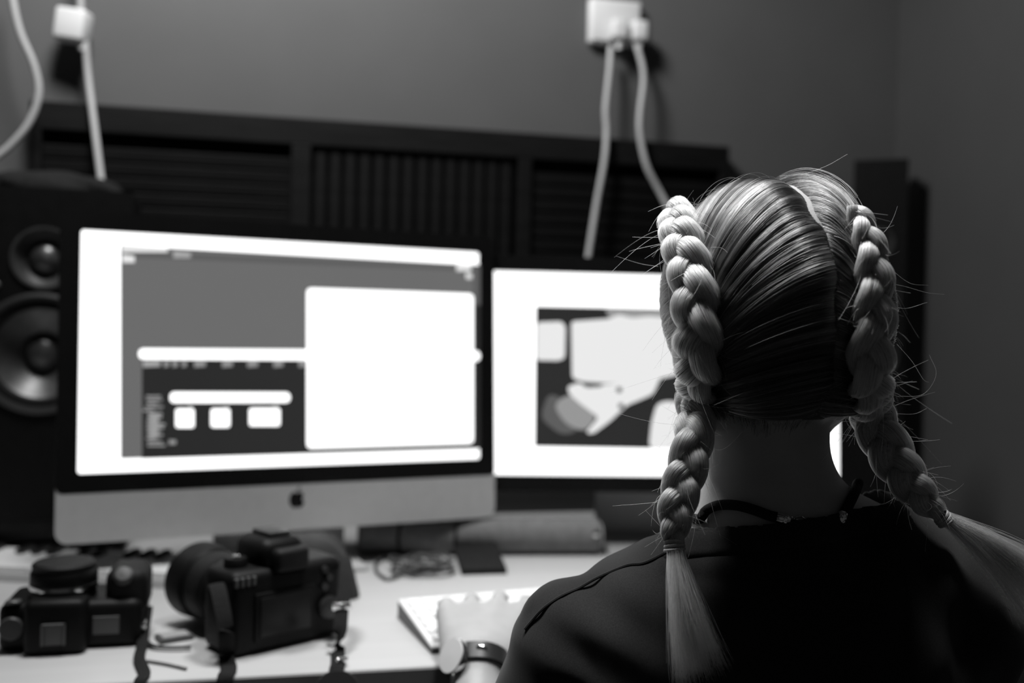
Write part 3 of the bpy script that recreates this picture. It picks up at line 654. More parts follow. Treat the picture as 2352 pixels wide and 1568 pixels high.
# ------------------------------------------------------------------ the person
HY = 0.82
HC = P(1766, 750, HY)                          # head centre
Rz = Matrix.Rotation(math.radians(11), 3, 'Z'); Rx = Matrix.Rotation(math.radians(-9), 3, 'X'); Ry = Matrix.Rotation(math.radians(-1.5), 3, 'Y')
HR = np.array(Rz @ Ry @ Rx)                   # local -> world
def loc2w(p): return np.asarray(p) @ HR.T + HC
def w2loc(p): return (np.asarray(p) - HC) @ HR
def skull(q):
    d = ellip(q, (0, -0.010, 0.022), (0.0815, 0.0965, 0.0915))
    d = smin(d, ellip(q, (0, -0.045, -0.015), (0.062, 0.050, 0.062)), 0.03)
    return d
def head_local(q):
    d = skull(q)
    d = smin(d, ellip(q, (0, 0.036, -0.045), (0.062, 0.056, 0.068)), 0.025)
    for s in (-1, 1):
        d = smin(d, rcone(q, (s * 0.056, 0.010, -0.060), (s * 0.012, 0.066, -0.103), 0.018, 0.016), 0.025)
        d = smin(d, rcone(q, (s * 0.048, 0.066, -0.018), (s * 0.036, 0.072, -0.028), 0.010, 0.012), 0.02)
        d = smin(d, rcone(q, (s * 0.012, 0.088, 0.016), (s * 0.046, 0.076, 0.014), 0.006, 0.005), 0.012)   # brows
        d = np.maximum(d, -(ellip(q, (s * 0.031, 0.094, -0.002), (0.015, 0.012, 0.009))))                   # eye sockets
        d = smin(d, ellip(q, (s * 0.031, 0.0805, -0.002), (0.0125, 0.0125, 0.0125)), 0.002)                # eyeballs
        e = ellip(q, (s * 0.078, -0.004, -0.015), (0.007, 0.017, 0.030)); d = smin(d, e, 0.008)             # ears
    d = smin(d, rcone(q, (0, 0.092, 0.004), (0, 0.112, -0.032), 0.006, 0.009), 0.010)
    for s in (-1, 1): d = smin(d, ellip(q, (s * 0.010, 0.102, -0.034), (0.007, 0.008, 0.006)), 0.005)
    d = smin(d, ellip(q, (0, 0.090, -0.060), (0.022, 0.010, 0.0055)), 0.004); d = smin(d, ellip(q, (0, 0.089, -0.070), (0.019, 0.010, 0.006)), 0.004)
    d = smin(d, ellip(q, (0, 0.074, -0.104), (0.018, 0.018, 0.014)), 0.015)
    return d
# torso joints (world)
C7 = P(1795, 1205, 0.792); SHL = P(1336, 1496, 0.815); SHR = P(2172, 1440, 0.815)
NB = P(1768, 1185, 0.812); NT = P(1755, 880, 0.812)
TX = 0.5 * (SHL[0] + SHR[0])
CH = np.array([TX, 0.825, 0.775]); WA = np.array([TX + 0.005, 0.835, 0.60]); HI = np.array([TX + 0.005, 0.83, 0.50])
ELL = np.array([-0.026, 0.875, 0.615]); WRL = P(1098, 1522, 1.035)
ELR = SHR + np.array([0.035, 0.06, -0.25]); WRR = np.array([0.315, 1.20, DESK + 0.036])
def torso(p, k=0.03):
    d = rcone(p, SHL, SHR, 0.045, 0.045)
    d = smin(d, rcone(p, P(1608, 1402, 0.81), SHL + np.array([0.005, 0, 0.004]), 0.050, 0.043), 0.03)
    d = smin(d, rcone(p, P(1978, 1330, 0.81), P(2150, 1374, 0.812), 0.050, 0.050), 0.03)
    d = smin(d, rcone(p, P(1608, 1402, 0.81), P(1978, 1325, 0.81), 0.050, 0.050), 0.03)
    d = smin(d, ellip(p, CH, (0.158, 0.098, 0.15)), 0.05)
    d = smin(d, ellip(p, CH + np.array([-0.075, -0.045, 0.045]), (0.06, 0.05, 0.085)), 0.03)
    d = smin(d, ellip(p, CH + np.array([0.075, -0.045, 0.045]), (0.06, 0.05, 0.085)), 0.03)
    d = smin(d, ellip(p, WA, (0.135, 0.092, 0.19)), 0.06)
    for s in (-1, 1): d = smin(d, ellip(p, CH + np.array([s * 0.07, 0.075, -0.03]), (0.058, 0.055, 0.055)), 0.03)
    return d
def hips(p):
    d = ellip(p, HI, (0.170, 0.115, 0.115))
    for s in (-1, 1):
        hj = HI + np.array([s * 0.085, 0.03, -0.03]); kn = HI + np.array([s * 0.12, 0.44, -0.03]); an = np.array([HI[0] + s * 0.12, HI[1] + 0.40, 0.07])
        d = smin(d, rcone(p, hj, kn, 0.080, 0.055), 0.04); d = smin(d, rcone(p, kn, an, 0.055, 0.036), 0.02)
    return d
def feet(p):
    d = None
    for s in (-1, 1):
        an = np.array([HI[0] + s * 0.12, HI[1] + 0.40, 0.06]); x = rcone(p, an + [0, -0.02, -0.018], an + [s * 0.02, 0.15, -0.035], 0.038, 0.024)
        x = smin(x, rcone(p, an, an + [0, 0, 0.08], 0.034, 0.036), 0.02); d = x if d is None else np.minimum(d, x)
    return d
def upper_arm(p, sh, el, r0=0.047, r1=0.036): return rcone(p, sh, el, r0, r1)
def hand(p, wr, fdir, side, fing, rise=0.012):
    """palm down hand; fdir = horizontal finger direction, side=+1 thumb at +cross"""
    f = np.array(fdir, float); f /= np.linalg.norm(f); f = f * 1.12; z = np.array([0, 0, 1.12]); s = np.cross(f, z) / 1.12 * side   # s points to thumb side
    kn0 = wr + f * 0.080 + z * rise
    d = rcone(p, wr, wr + f * 0.03, 0.027, 0.029)
    for i, o in enumerate((0.038, 0.013, -0.013, -0.036)):
        kn = kn0 + s * o + z * (-0.002 * abs(i - 1)) - f * 0.004 * abs(i - 1)
        d = smin(d, rcone(p, wr + s * o * 0.55 + f * 0.012, kn, 0.019, 0.0135), 0.014)
        ln = fing[i]
        m1 = kn + f * ln * 0.45 + z * 0.002 + s * o * 0.12; m2 = m1 + f * ln * 0.26 - z * 0.018 + s * o * 0.04; tp = m2 + f * ln * 0.12 - z * 0.015
        d = smin(d, rcone(p, kn, m1, 0.0115, 0.0098), 0.006); d = smin(d, rcone(p, m1, m2, 0.0098, 0.0085), 0.004); d = smin(d, rcone(p, m2, tp, 0.0078, 0.0068), 0.004)
    t0 = wr + f * 0.018 + s * 0.020 - z * 0.006; t1 = t0 + f * 0.030 + s * 0.024 - z * 0.004; t2 = t1 + f * 0.028 + s * 0.006 - z * 0.006; t3 = t2 + f * 0.020 - s * 0.003 - z * 0.003
    d = smin(d, rcone(p, t0, t1, 0.015, 0.012), 0.012); d = smin(d, rcone(p, t1, t2, 0.012, 0.0098), 0.005); d = smin(d, rcone(p, t2, t3, 0.0098, 0.008), 0.004)
    return d
HDL = np.array([0.035, 1.0, 0.0])
def body_sdf(p):
    d = np.minimum(head_local(w2loc(p).astype(np.float32)), 9)
    d = smin(d, rcone(p, NT, NB, 0.0475, 0.0515), 0.016)
    d = smin(d, rcone(p, NB, C7 + np.array([0, 0.02, -0.06]), 0.053, 0.060), 0.02)
    d = smin(d, rcone(p, P(1835, 1135, 0.815), P(1930, 1232, 0.815), 0.026, 0.029), 0.022)
    d = smin(d, torso(p), 0.035)
    d = smin(d, hips(p), 0.05); d = np.minimum(d, feet(p))
    for sh, el, wr, fd, sd in ((SHL, ELL, WRL, HDL, 1), (SHR, ELR, WRR, (-0.25, 1, 0), -1)):
        a_ = rcone(p, sh, el, 0.046, 0.036); a_ = smin(a_, rcone(p, el, el + (wr - el) * 0.3, 0.036, 0.039), 0.02); a_ = smin(a_, rcone(p, el + (wr - el) * 0.3, wr, 0.039, 0.025), 0.02)
        a_ = smin(a_, hand(p, wr, fd, sd, (0.066, 0.073, 0.068, 0.054), 0.028 if sd > 0 else 0.012), 0.01)
        d = smin(d, a_, 0.02)
    return d
def mesh_from(fn, lo, hi, h, n_relax=1, B=10):
    n = [int(math.ceil((hi[i] - lo[i]) / h / B)) * B for i in range(3)]; nb = [k // B for k in n]
    cen = np.stack(np.meshgrid(*[np.arange(nb[i]) * B * h + lo[i] + (B - 1) * h / 2 for i in range(3)], indexing='ij'), -1).reshape(-1, 3).astype(np.float32)
    dc = fn(cen); act = np.abs(dc) < 0.87 * B * h * 1.25 + 0.006
    f = np.repeat(np.repeat(np.repeat(np.where(dc < 0, -1, 1).astype(np.float32).reshape(nb), B, 0), B, 1), B, 2)
    sub = np.stack(np.meshgrid(*[(np.arange(B) - (B - 1) / 2) * h] * 3, indexing='ij'), -1).astype(np.float32)
    ids = np.flatnonzero(act)
    for a in range(0, len(ids), 150):
        k = ids[a:a + 150]; val = fn(cen[k][:, None, None, None] + sub[None])
        for w_, q_ in enumerate(k):
            x, y, z = np.unravel_index(q_, nb); f[x * B:x * B + B, y * B:y * B + B, z * B:z * B + B] = val[w_]
    v, q_ = surface_nets(f, lo, h); return relax(v, q_, n_relax), q_
person = thing('person', 'woman seen from behind with two blond braids and black T-shirt', 'person', (float(HI[0]), float(HI[1]), 0.0))
PO = np.array([float(HI[0]), float(HI[1]), 0.0])
def pnp(name, v, f, m, parent=person, smooth=True): return link(name, npmesh(name, np.asarray(v) - PO, f), m, parent, smooth)
v, f = mesh_from(body_sdf, (-0.16, 0.66, 0.0), (0.50, 1.42, 1.32), 0.0045, 2)
tag(pnp('body', v, f, 'skin'), 'bare neck, arms and hands')
v, f = mesh_from(lambda p: np.minimum(hips(p) - 0.007, 9), (-0.02, 0.66, 0.04), (0.46, 1.38, 0.66), 0.009, 2)
pnp('trousers', v, f, 'denim')
# shirt -----------------------------------------------------------------
SLL = SHL + (ELL - SHL) * 0.62; SLR = SHR + (ELR - SHR) * 0.62
nB, nL, nR = P(1800, 1200, 0.748), P(1594, 1210, 0.80), P(1990, 1158, 0.80)
nn = np.cross(nR - nL, nB - nL); nn = nn / np.linalg.norm(nn); nn = nn if nn[2] > 0 else -nn
_ph = rng.uniform(0, 6.28, 12)
def folds(p):
    x, y, z = p[..., 0], p[..., 1], p[..., 2]
    w_ = 0.0016 * np.sin(62 * x + 38 * z + _ph[0] + 1.5 * np.sin(25 * z + 9 * x)) + 0.0012 * np.sin(-75 * x + 55 * z + _ph[1] + 1.2 * np.sin(30 * x)) + 0.0010 * np.sin(120 * x + 20 * y - 46 * z + _ph[2])
    sl = np.exp(-((x - SHL[0]) / 0.05) ** 2); w_ = w_ + sl * 0.0022 * np.sin(150 * z + 60 * x + _ph[3])
    nk = np.exp(-((z - (nB[2] - 0.035)) / 0.02) ** 2) * (np.abs(x - nB[0]) < 0.09); w_ = w_ + nk * 0.0010 * np.sin(300 * z - 20 * x)
    return w_
def shirt_sdf(p):
    d = torso(p)
    d = smin(d, rcone(p, NB + np.array([0, 0, -0.01]), C7 + np.array([0, 0.02, -0.06]), 0.054, 0.062), 0.035)
    d = smin(d, rcone(p, P(1870, 1170, 0.815), P(1940, 1232, 0.815), 0.027, 0.033), 0.028)
    d = d - 0.0075
    a_ = rcone(p, SHL, SHL + (ELL - SHL) * 0.75, 0.0505, 0.054); d = smin(d, a_, 0.02)
    a_ = rcone(p, SHR, SHR + (ELR - SHR) * 0.75, 0.0505, 0.055); d = smin(d, a_, 0.02)
    d = smin(d, ellip(p, WA + np.array([0, 0, -0.06]), (0.15, 0.108, 0.22)), 0.05)
    d = smin(d, rcone(p, P(1232, 1400, 0.812), P(1320, 1380, 0.812), 0.008, 0.014), 0.014)
    return d + folds(p)
def neck_cut(v): return (v - nB) @ nn + np.where(v[:, 1] > 0.80, 0.45 * (v[:, 1] - 0.80), 0) 
v, f = mesh_from(shirt_sdf, (-0.10, 0.64, 0.40), (0.50, 1.02, 1.06), 0.0036, 1)
aL = (ELL - SHL) / np.linalg.norm(ELL - SHL); aR = (ELR - SHR) / np.linalg.norm(ELR - SHR)
axn = 0.5 * (nL + nR); nearn = lambda q_: np.hypot(q_[:, 0] - axn[0], q_[:, 1] - axn[1]) < 0.092
keep = ((neck_cut(v) < 0) | ~nearn(v)) & ~(((v - SLL) @ aL > 0) & (np.linalg.norm(np.cross(v - SLL, aL), axis=1) < 0.075) & (v[:, 0] < TX - 0.12)) \
    & ~(((v - SLR) @ aR > 0) & (np.linalg.norm(np.cross(v - SLR, aR), axis=1) < 0.075) & (v[:, 0] > TX + 0.12)) & (v[:, 2] > 0.47)
f = f[keep[f].all(1)]; v, f = drop_unused(v, f)
nc_ = neck_cut(v); v = v + np.where((nc_ > -0.0034) & nearn(v), -nc_, 0)[:, None] * nn
shirt = pnp('t_shirt', v, f, 'shirt'); tag(shirt, 'black cotton T-shirt')
md = shirt.modifiers.new('thickness', 'SOLIDIFY'); md.thickness = 0.0022; md.offset = 0.0
def solve(fn, o, d, lo, hi, lev=0.0, n=60):
    """last point along o+d*t (from outside in) where fn<=lev, vector free"""
    ts = np.linspace(hi, lo, n); vals = fn(o + d * ts[:, None])
    i = int(np.argmax(vals <= lev))
    if vals[i] > lev: return None
    a, b = ts[max(i - 1, 0)], ts[i]
    for _ in range(18):
        m = (a + b) / 2
        if fn((o + d * m)[None])[0] <= lev: b = m
        else: a = m
    return o + d * b
# collar band and seams, following the cloth
axn = 0.5 * (nL + nR); col = []
NA = 72
for k in range(NA):
    a = 2 * math.pi * k / NA; d = np.array([math.cos(a), math.sin(a), 0])
    for _ in range(3): d[2] = -(d[0] * nn[0] + d[1] * nn[1] + (0.45 * d[1] if d[1] > 0 else 0)) / nn[2]
    row = []
    for j, dz_ in enumerate((0.0015, -0.0005, -0.006, -0.012, -0.0165, -0.018)):
        lev_ = (0.0012, 0.0026, 0.0030, 0.0030, 0.0024, 0.0004)[j]; o_ = axn + np.array([0, 0, dz_ - 0.002]); ts = np.linspace(0.035, 0.10, 140)
        vals = shirt_sdf(o_ + d * ts[:, None]); i_ = int(np.argmax(vals > lev_)); t_ = ts[i_] if vals[i_] > lev_ else 0.10
        row.append(o_ + d * t_)
    col.append(row)
nj = 6; cv = [p_ for r_ in col for p_ in r_]; cf = [(k * nj + j, ((k + 1) % NA) * nj + j, ((k + 1) % NA) * nj + j + 1, k * nj + j + 1) for k in range(NA) for j in range(nj - 1)]
pnp('collar', cv, np.array(cf), 'shirt', shirt)
def on_cloth(px, lev=0.0015, Y0=0.66, Y1=0.86):
    out = []
    for x, y in px:
        d = ray(x, y); d = d / d[1]
        p_ = solve(shirt_sdf, CAM, d, Y1, Y0, lev, 120) if False else None
        ts = np.linspace(Y0, Y1, 160); vals = shirt_sdf(CAM + d * ts[:, None]); i = int(np.argmax(vals <= lev))
        if vals[i] > lev: i = int(np.argmin(vals))
        out.append(CAM + d * ts[i])
    return np.array(out)
sm = on_cloth([(1530, 1268), (1480, 1292), (1440, 1298), (1375, 1325), (1330, 1350), (1290, 1368), (1250, 1395), (1222, 1425), (1205, 1445)], 0.0024)
MB().tube(spline(sm, 60) - PO, 0.0012, 6).build('shoulder_seam', 'shirt', shirt, True)
sm = on_cloth([(1500, 1284), (1450, 1292)], 0.001)
# ------------------------------------------------------------------ hair
def new_curves(name, strands, radius, m, parent, taper=0.35):
    cu = bpy.data.hair_curves.new(name); sizes = [len(s) for s in strands]; cu.add_curves(sizes)
    cu.attributes['position'].data.foreach_set('vector', np.ascontiguousarray(np.vstack(strands) - PO, np.float32).ravel())
    ra = cu.attributes.get('radius') or cu.attributes.new('radius', 'FLOAT', 'POINT')
    rad = np.concatenate([(radius[i] if hasattr(radius, '__len__') else radius) * (1 - (1 - taper) * np.linspace(0, 1, n) ** 3) for i, n in enumerate(sizes)])
    ra.data.foreach_set('value', rad.astype(np.float32))
    o = bpy.data.objects.new(name, cu); C.objects.link(o); cu.materials.append(m); o.parent = parent
    o['kind'] = 'stuff'; return o
def hair_mat(name, v, rough=0.32):
    m = bpy.data.materials.new(name); m.use_nodes = True; nt = m.node_tree; nt.nodes.clear()
    out = nt.nodes.new('ShaderNodeOutputMaterial'); h = nt.nodes.new('ShaderNodeBsdfHairPrincipled')
    h.model = 'CHIANG'; h.parametrization = 'COLOR'
    h.inputs['Roughness'].default_value = rough; h.inputs['Radial Roughness'].default_value = 0.5
    hi = nt.nodes.new('ShaderNodeHairInfo'); rp = nt.nodes.new('ShaderNodeValToRGB')
    rp.color_ramp.elements[0].color = (v * 0.55,) * 3 + (1,); rp.color_ramp.elements[1].color = (min(v * 1.35, 0.95),) * 3 + (1,)
    nt.links.new(hi.outputs['Random'], rp.inputs[0]); nt.links.new(rp.outputs[0], h.inputs['Color']); nt.links.new(h.outputs[0], out.inputs[0])
    return m
HB = hair_mat('blond_hair', 0.90, 0.38); HD = hair_mat('dark_root_shaded_hair', 0.016, 0.22); HM = hair_mat('shaded_ash_blond_hair', 0.045, 0.26); HL = hair_mat('shaded_light_blond_hair', 0.17, 0.28)  # shade put into combed-hair colours, on top of real dark roots; braids brightened
hair = bpy.data.objects.new('hair', None); C.objects.link(hair); hair.parent = person; hair.empty_display_size = 0.02
tag(hair, 'blond hair parted in the middle')
def part_x(al): return 0.0015 * np.sin(al * 7.0) + 0.0010 * np.sin(al * 17)
def gap(al): return np.clip((np.radians(172) - al) / np.radians(24), 0, 1)
def cap_sdf_local(q):
    d = skull(q); al = np.arctan2(q[..., 2] - 0.01, q[..., 1] + 0.01); al = np.where(al < -1.6, al + 2 * math.pi, al)
    g_ = gap(al); e = np.clip((np.abs(q[..., 0] - part_x(al)) - 0.0012) / 0.016, 0, 1); e = 1 - (1 - e) ** 2
    return d - np.where(g_ > 0, -0.0012 * g_ + 0.0052 * (e * g_ + 1 - g_), 0.0052)
def hair_surf(q): return skull(q) - 0.0055
def grad(fn, p, e=0.0006):
    g = np.stack([fn(p + np.eye(3)[i] * e) - fn(p - np.eye(3)[i] * e) for i in range(3)], -1) / (2 * e); return g / np.maximum(np.linalg.norm(g, axis=-1, keepdims=True), 1e-6)
def project(fn, p, lev, it=5):
    for _ in range(it): p = p - (fn(p) - lev)[..., None] * grad(fn, p)
    return p
v, f = mesh_from(lambda q: cap_sdf_local(q), (-0.10, -0.12, -0.10), (0.10, 0.11, 0.14), 0.0028, 1)
keep = v[:, 2] > np.where(np.abs(v[:, 0]) > 0.055, -0.095 + 0.62 * (v[:, 1] + 0.07), -0.088 + 0.85 * (v[:, 1] + 0.07))
f = f[keep[f].all(1)]; v, f = drop_unused(v, f)
pnp('hair_base', loc2w(v), f, 'scalphair', hair)
# braid centre lines: ride on the head, then hang free
def ride(px, lev):
    out = []
    for x, y in px:
        d = ray(x, y); d = d / d[1]; ts = np.linspace(0.68, 0.86, 240); vals = skull(w2loc(CAM + d * ts[:, None])) - lev
        hit = np.argmax(vals <= 0); i = hit if vals[hit] <= 0 else int(np.argmin(vals)); out.append(CAM + d * ts[i])
    return np.array(out)
Lhead = ride([(1552, 488), (1566, 545), (1590, 620), (1603, 700), (1610, 780), (1608, 860), (1600, 920)], 0.016)
Ltail = np.array([P(1597, 985, 0.768), P(1588, 1040, 0.762), P(1570, 1100, 0.755), P(1552, 1160, 0.747), P(1546, 1210, 0.742), P(1549, 1254, 0.739)])
Rhead = ride([(1962, 478), (1984, 520), (2002, 590), (2008, 670), (2006, 740), (1998, 810), (1998, 880)], 0.016)
Rtail = np.array([P(2000, 945, 0.800), P(2018, 990, 0.786), P(2050, 1045, 0.778), P(2086, 1100, 0.770), P(2130, 1155, 0.765), P(2168, 1192, 0.763)])
def smooth_path(p, n, it):
    p = spline(p, n)
    for _ in range(it): p[1:-1] = 0.25 * p[:-2] + 0.5 * p[1:-1] + 0.25 * p[2:]
    return p
NP = 260
pathL = smooth_path(np.vstack([Lhead, Ltail]), NP, 120); pathR = smooth_path(np.vstack([Rhead, Rtail]), NP, 120)
def arclen(p): return np.r_[0, np.cumsum(np.linalg.norm(np.diff(p, axis=0), axis=1))]
def frames(p, gview):
    t = np.gradient(p, axis=0); t /= np.linalg.norm(t, axis=1, keepdims=True)
    view = CAM - p; view /= np.linalg.norm(view, axis=1, keepdims=True)
    sd = skull(w2loc(p)); g = grad(skull, w2loc(p)) @ HR.T; wgt = np.clip(1 - (sd - 0.02) / 0.03, 0, 1)[:, None] * (1 - gview)
    fdir = g * wgt + view * (1 - wgt); fdir -= t * (fdir * t).sum(1, keepdims=True); fdir /= np.linalg.norm(fdir, axis=1, keepdims=True)
    for _ in range(60): fdir[1:-1] = 0.25 * fdir[:-2] + 0.5 * fdir[1:-1] + 0.25 * fdir[2:]
    fdir /= np.linalg.norm(fdir, axis=1, keepdims=True)
    return t, fdir, np.cross(fdir, t)
def braid(path, wpx, per, gview, ph0, parent, label):
    """wpx: (fraction, half width m); per: (fraction, period m)"""
    t, fd, sd = frames(path, gview); s = arclen(path); u = s / s[-1]
    hw = np.interp(u, *zip(*wpx)); pr = np.interp(u, *zip(*per)); phi = np.r_[0, np.cumsum(np.diff(s) / (0.5 * (pr[1:] + pr[:-1])))] * 2 * math.pi + ph0
    br = bpy.data.objects.new('braid', None); C.objects.link(br); br.parent = parent; br.empty_display_size = 0.02; tag(br, label)
    fib = []; nf = 420
    for k in range(3):
        a = phi + 2 * math.pi * k / 3
        lat = 0.50 * hw * np.sin(a); dep = 0.42 * hw * np.sin(2 * a)
        c = path + sd * lat[:, None] + fd * dep[:, None]
        tt = np.gradient(c, axis=0); tt /= np.linalg.norm(tt, axis=1, keepdims=True)
        ff = fd - tt * (fd * tt).sum(1, keepdims=True); ff /= np.linalg.norm(ff, axis=1, keepdims=True); ss = np.cross(ff, tt)
        rl = 0.57 * hw * (1 + 0.05 * np.sin(2 * a) + 0.07 * np.sin(u * 23 + 2.1 * k + ph0)); rd = 0.45 * hw * (1 + 0.08 * np.sin(u * 17 + 1.3 * k))
        # core
        nc = 12; vv = []; fq = []
        for i in range(NP):
            for j in range(nc):
                th = 2 * math.pi * j / nc; vv.append(c[i] + 0.90 * (ss[i] * rl[i] * math.cos(th) + ff[i] * rd[i] * math.sin(th)))
        for i in range(NP - 1):
            for j in range(nc): fq.append((i * nc + j, i * nc + (j + 1) % nc, (i + 1) * nc + (j + 1) % nc, (i + 1) * nc + j))
        pnp('strand', vv, np.array(fq), 'braidcore', br)
        th = rng.uniform(0, 2 * math.pi, nf); rr_ = 0.90 + 0.10 * np.sqrt(rng.random(nf)) + 0.02 * rng.standard_normal(nf) + (rng.random(nf) < 0.05) * rng.uniform(0, 0.12, nf)
        for q_ in range(nf):
            tw = th[q_] + 0.5 * np.sin(a * 0.5 + th[q_] * 2) * 0.25 + 0.15 * np.sin(u * 9 + q_)
            # loose ends: some fibres end early
            e0 = 0 if rng.random() > 0.25 else int(rng.uniform(0, 0.5) * NP); e1 = NP if rng.random() > 0.25 else int(rng.uniform(0.55, 1.0) * NP)
            w_ = rr_[q_] + 0.03 * np.sin(u * rng.uniform(20, 60) + q_ * 1.7); tw = tw + 0.10 * np.sin(u * rng.uniform(15, 50) + q_)
            pts = c + (ss * (rl * np.cos(tw))[:, None] + ff * (rd * np.sin(tw))[:, None]) * w_[:, None]
            fib.append(pts[e0:e1:2])
    new_curves('hair_fibres', fib, 0.00011, HB, br, 0.8)
    return br, (t, fd, sd, hw, u)

def frac(path, ys):
    # image row -> path fraction
    d = path - CAM; yy = H_ / 2 - F_ * (d @ UP) / (d @ FW); s = arclen(path) / arclen(path)[-1]
    return [float(np.interp(y, yy, s)) if True else 0 for y in ys]
sL = frac(pathL, [490, 560, 640, 720, 830, 940, 1020, 1100, 1170, 1220, 1254])
wL = list(zip(sL, [0.90 * q_ for q_ in [0.0155, 0.0180, 0.0190, 0.0205, 0.0200, 0.0175, 0.0165, 0.0165, 0.0150, 0.0115, 0.0066]]))
pL = [(0, 0.070), (sL[2], 0.080), (sL[4], 0.086), (sL[6], 0.078), (sL[8], 0.060), (1, 0.045)]
sR = frac(pathR, [480, 520, 590, 680, 750, 830, 900, 980, 1040, 1100, 1150, 1192])
wR = list(zip(sR, [0.83 * q_ for q_ in [0.0085, 0.0115, 0.0150, 0.0165, 0.0185, 0.0195, 0.0190, 0.0200, 0.0205, 0.0185, 0.0140, 0.0052]]))
pR = [(0, 0.050), (sR[2], 0.078), (sR[5], 0.090), (sR[7], 0.075), (sR[9], 0.062), (1, 0.050)]
brL, frL = braid(pathL, wL, pL, 0.45, 0.4, hair, 'left braid hanging straight down to the shoulder blade')
brR, frR = braid(pathR, wR, pR, 0.40, 1.9, hair, 'right braid swinging out over the shoulder')
# elastics
def elastic(path, br, r):
    p_ = path[-1]; t_ = path[-1] - path[-6]; t_ /= np.linalg.norm(t_)
    for k in (-1, 0, 1):
        c_ = p_ + t_ * k * 0.0026; o_ = np.array(Vector(t_).orthogonal().normalized()); b_ = np.cross(t_, o_)
        MB().tube([c_ + (o_ * math.cos(a) + b_ * math.sin(a)) * r * (1 + 0.04 * k) + t_ * 0.0008 * math.sin(a + k) - PO for a in np.linspace(0, 2 * math.pi, 25)[:-1]], 0.0016, 8, closed=True).build('hair_tie', 'tie', br, True)
elastic(pathL, brL, 0.0066); elastic(pathR, brR, 0.0056)
# tails
def tail(path, ends, depths, br, nf, width0, spread, bend):
    p0 = path[-1]; t0 = path[-1] - path[-10]; t0 /= np.linalg.norm(t0); out = []
    (xa, ya), (xb, yb), (xc, yc) = ends      # left limit, right limit, centre of the brush end
    o_ = np.array(Vector(t0).orthogonal().normalized()); b_ = np.cross(t0, o_)
    for k in range(nf):
        th = rng.uniform(0, 2 * math.pi); r_ = width0 * math.sqrt(rng.random()); w_ = rng.uniform(0, 1)
        s0 = p0 - t0 * 0.006 + (o_ * math.cos(th) + b_ * math.sin(th)) * r_
        ex, ey = (xa + (xb - xa) * w_, ya + (yb - ya) * w_); jl = rng.uniform(0.80, 1.02) if rng.random() < 0.85 else rng.uniform(0.45, 0.9)
        dpt = depths[0] + (depths[1] - depths[0]) * rng.random()
        e_ = P(ex + rng.normal(0, spread), ey + rng.normal(0, spread), dpt)
        m_ = 0.5 * (s0 + e_) + np.array(bend) * (0.6 + 0.8 * rng.random()) + rng.normal(0, 0.0022, 3)
        u_ = np.linspace(0, jl, 14)[:, None]
        pts = (1 - u_) ** 2 * s0 + 2 * u_ * (1 - u_) * m_ + u_ ** 2 * e_
        pts += np.sin(u_ * 6 + rng.uniform(0, 6)) * rng.normal(0, 0.0012, 3) * u_
        out.append(pts)
    return new_curves('tail_hair', out, 0.00013, HB, br, 0.5)
tail(pathL, ((1555, 1590), (1672, 1530), None or (1610, 1560)), (0.700, 0.716), brL, 1500, 0.0052, 9, (-0.006, -0.012, 0.002))
tail(pathR, ((2372, 1440), (2490, 1345), (2440, 1370)), (0.742, 0.762), brR, 1500, 0.0045, 14, (0.004, -0.012, 0.006))
# combed hair from the parting to the braids
ups = np.array([0, 0, 1.0])
def combed(path, side, n):
    pl_ = w2loc(path); ui = np.linspace(0, 1, len(path)); lim = 0.66
    ncl = 420; cl_t = np.sort(rng.uniform(0, 1, ncl)); cl_h = rng.normal(0, 0.0010, ncl); cl_s = rng.normal(0, 0.009, ncl); cl_m = rng.random(ncl)
    T = np.sort(rng.uniform(0, 1, n)); ci = np.clip(np.searchsorted(cl_t, T), 0, ncl - 1)
    T = np.clip(T + 0.25 * (cl_t[ci] - T) + rng.normal(0, 0.002, n), 0, 1)
    al = np.radians(48 + 188 * T); g_ = gap(al)
    root = np.stack([0 * al, np.cos(al) * 0.12 - 0.01, np.sin(al) * 0.12 + 0.01], -1)
    root = project(hair_surf, root, 0.0)
    root[:, 0] = part_x(al) + side * (rng.gamma(1.6, 0.0011, n) + 0.0012 * g_ - 0.004 * (1 - g_))
    sfrac = np.clip(0.01 + lim * T ** 0.88 + cl_s[ci] + rng.normal(0, 0.007, n), 0, lim)
    end = np.stack([np.interp(sfrac, ui, pl_[:, i]) for i in range(3)], -1)
    end = project(hair_surf, end, 0.004)
    ln = np.linalg.norm(end - root, axis=1, keepdims=True)
    mid = root + (end - root) * 0.42 + np.stack([side * 0.010 * np.ones(n), -0.012 * np.ones(n), 0.016 * np.ones(n)], -1) * (ln / 0.1)
    N_ = 20; uu = np.linspace(0, 1, N_); u_ = uu[None, :, None]
    pts = (1 - u_) ** 2 * root[:, None] + 2 * u_ * (1 - u_) * mid[:, None] + u_ ** 2 * end[:, None]
    ramp = np.minimum(uu / 0.30, 1); ramp = 1 - (1 - ramp) ** 2
    lift = (-0.0062 + 0.0080 * ramp)[None] + (cl_h[ci] + rng.normal(0, 0.0006, n))[:, None] * np.sin(np.pi * uu)[None] + 0.0035 * (uu ** 3)[None]
    lift += ((1 - g_) * 0.005)[:, None] * (1 - ramp)[None]
    ph_ = rng.uniform(0, 6.28, (n, 1))
    pts = pts + (np.sin(uu[None] * 5 + ph_) * rng.normal(0, 0.0008, (n, 1)))[..., None] * np.array([0.3, 0.3, 1.0])
    pts = project(hair_surf, pts.reshape(-1, 3), lift.reshape(-1)).reshape(n, N_, 3)
    return [loc2w(p_) for p_ in pts], cl_m[ci]
cA, mA = combed(pathL, -1, 6500); cB, mB = combed(pathR, 1, 6500)
allc = cA + cB; allm = np.r_[mA, mB] + rng.normal(0, 0.08, len(allc))
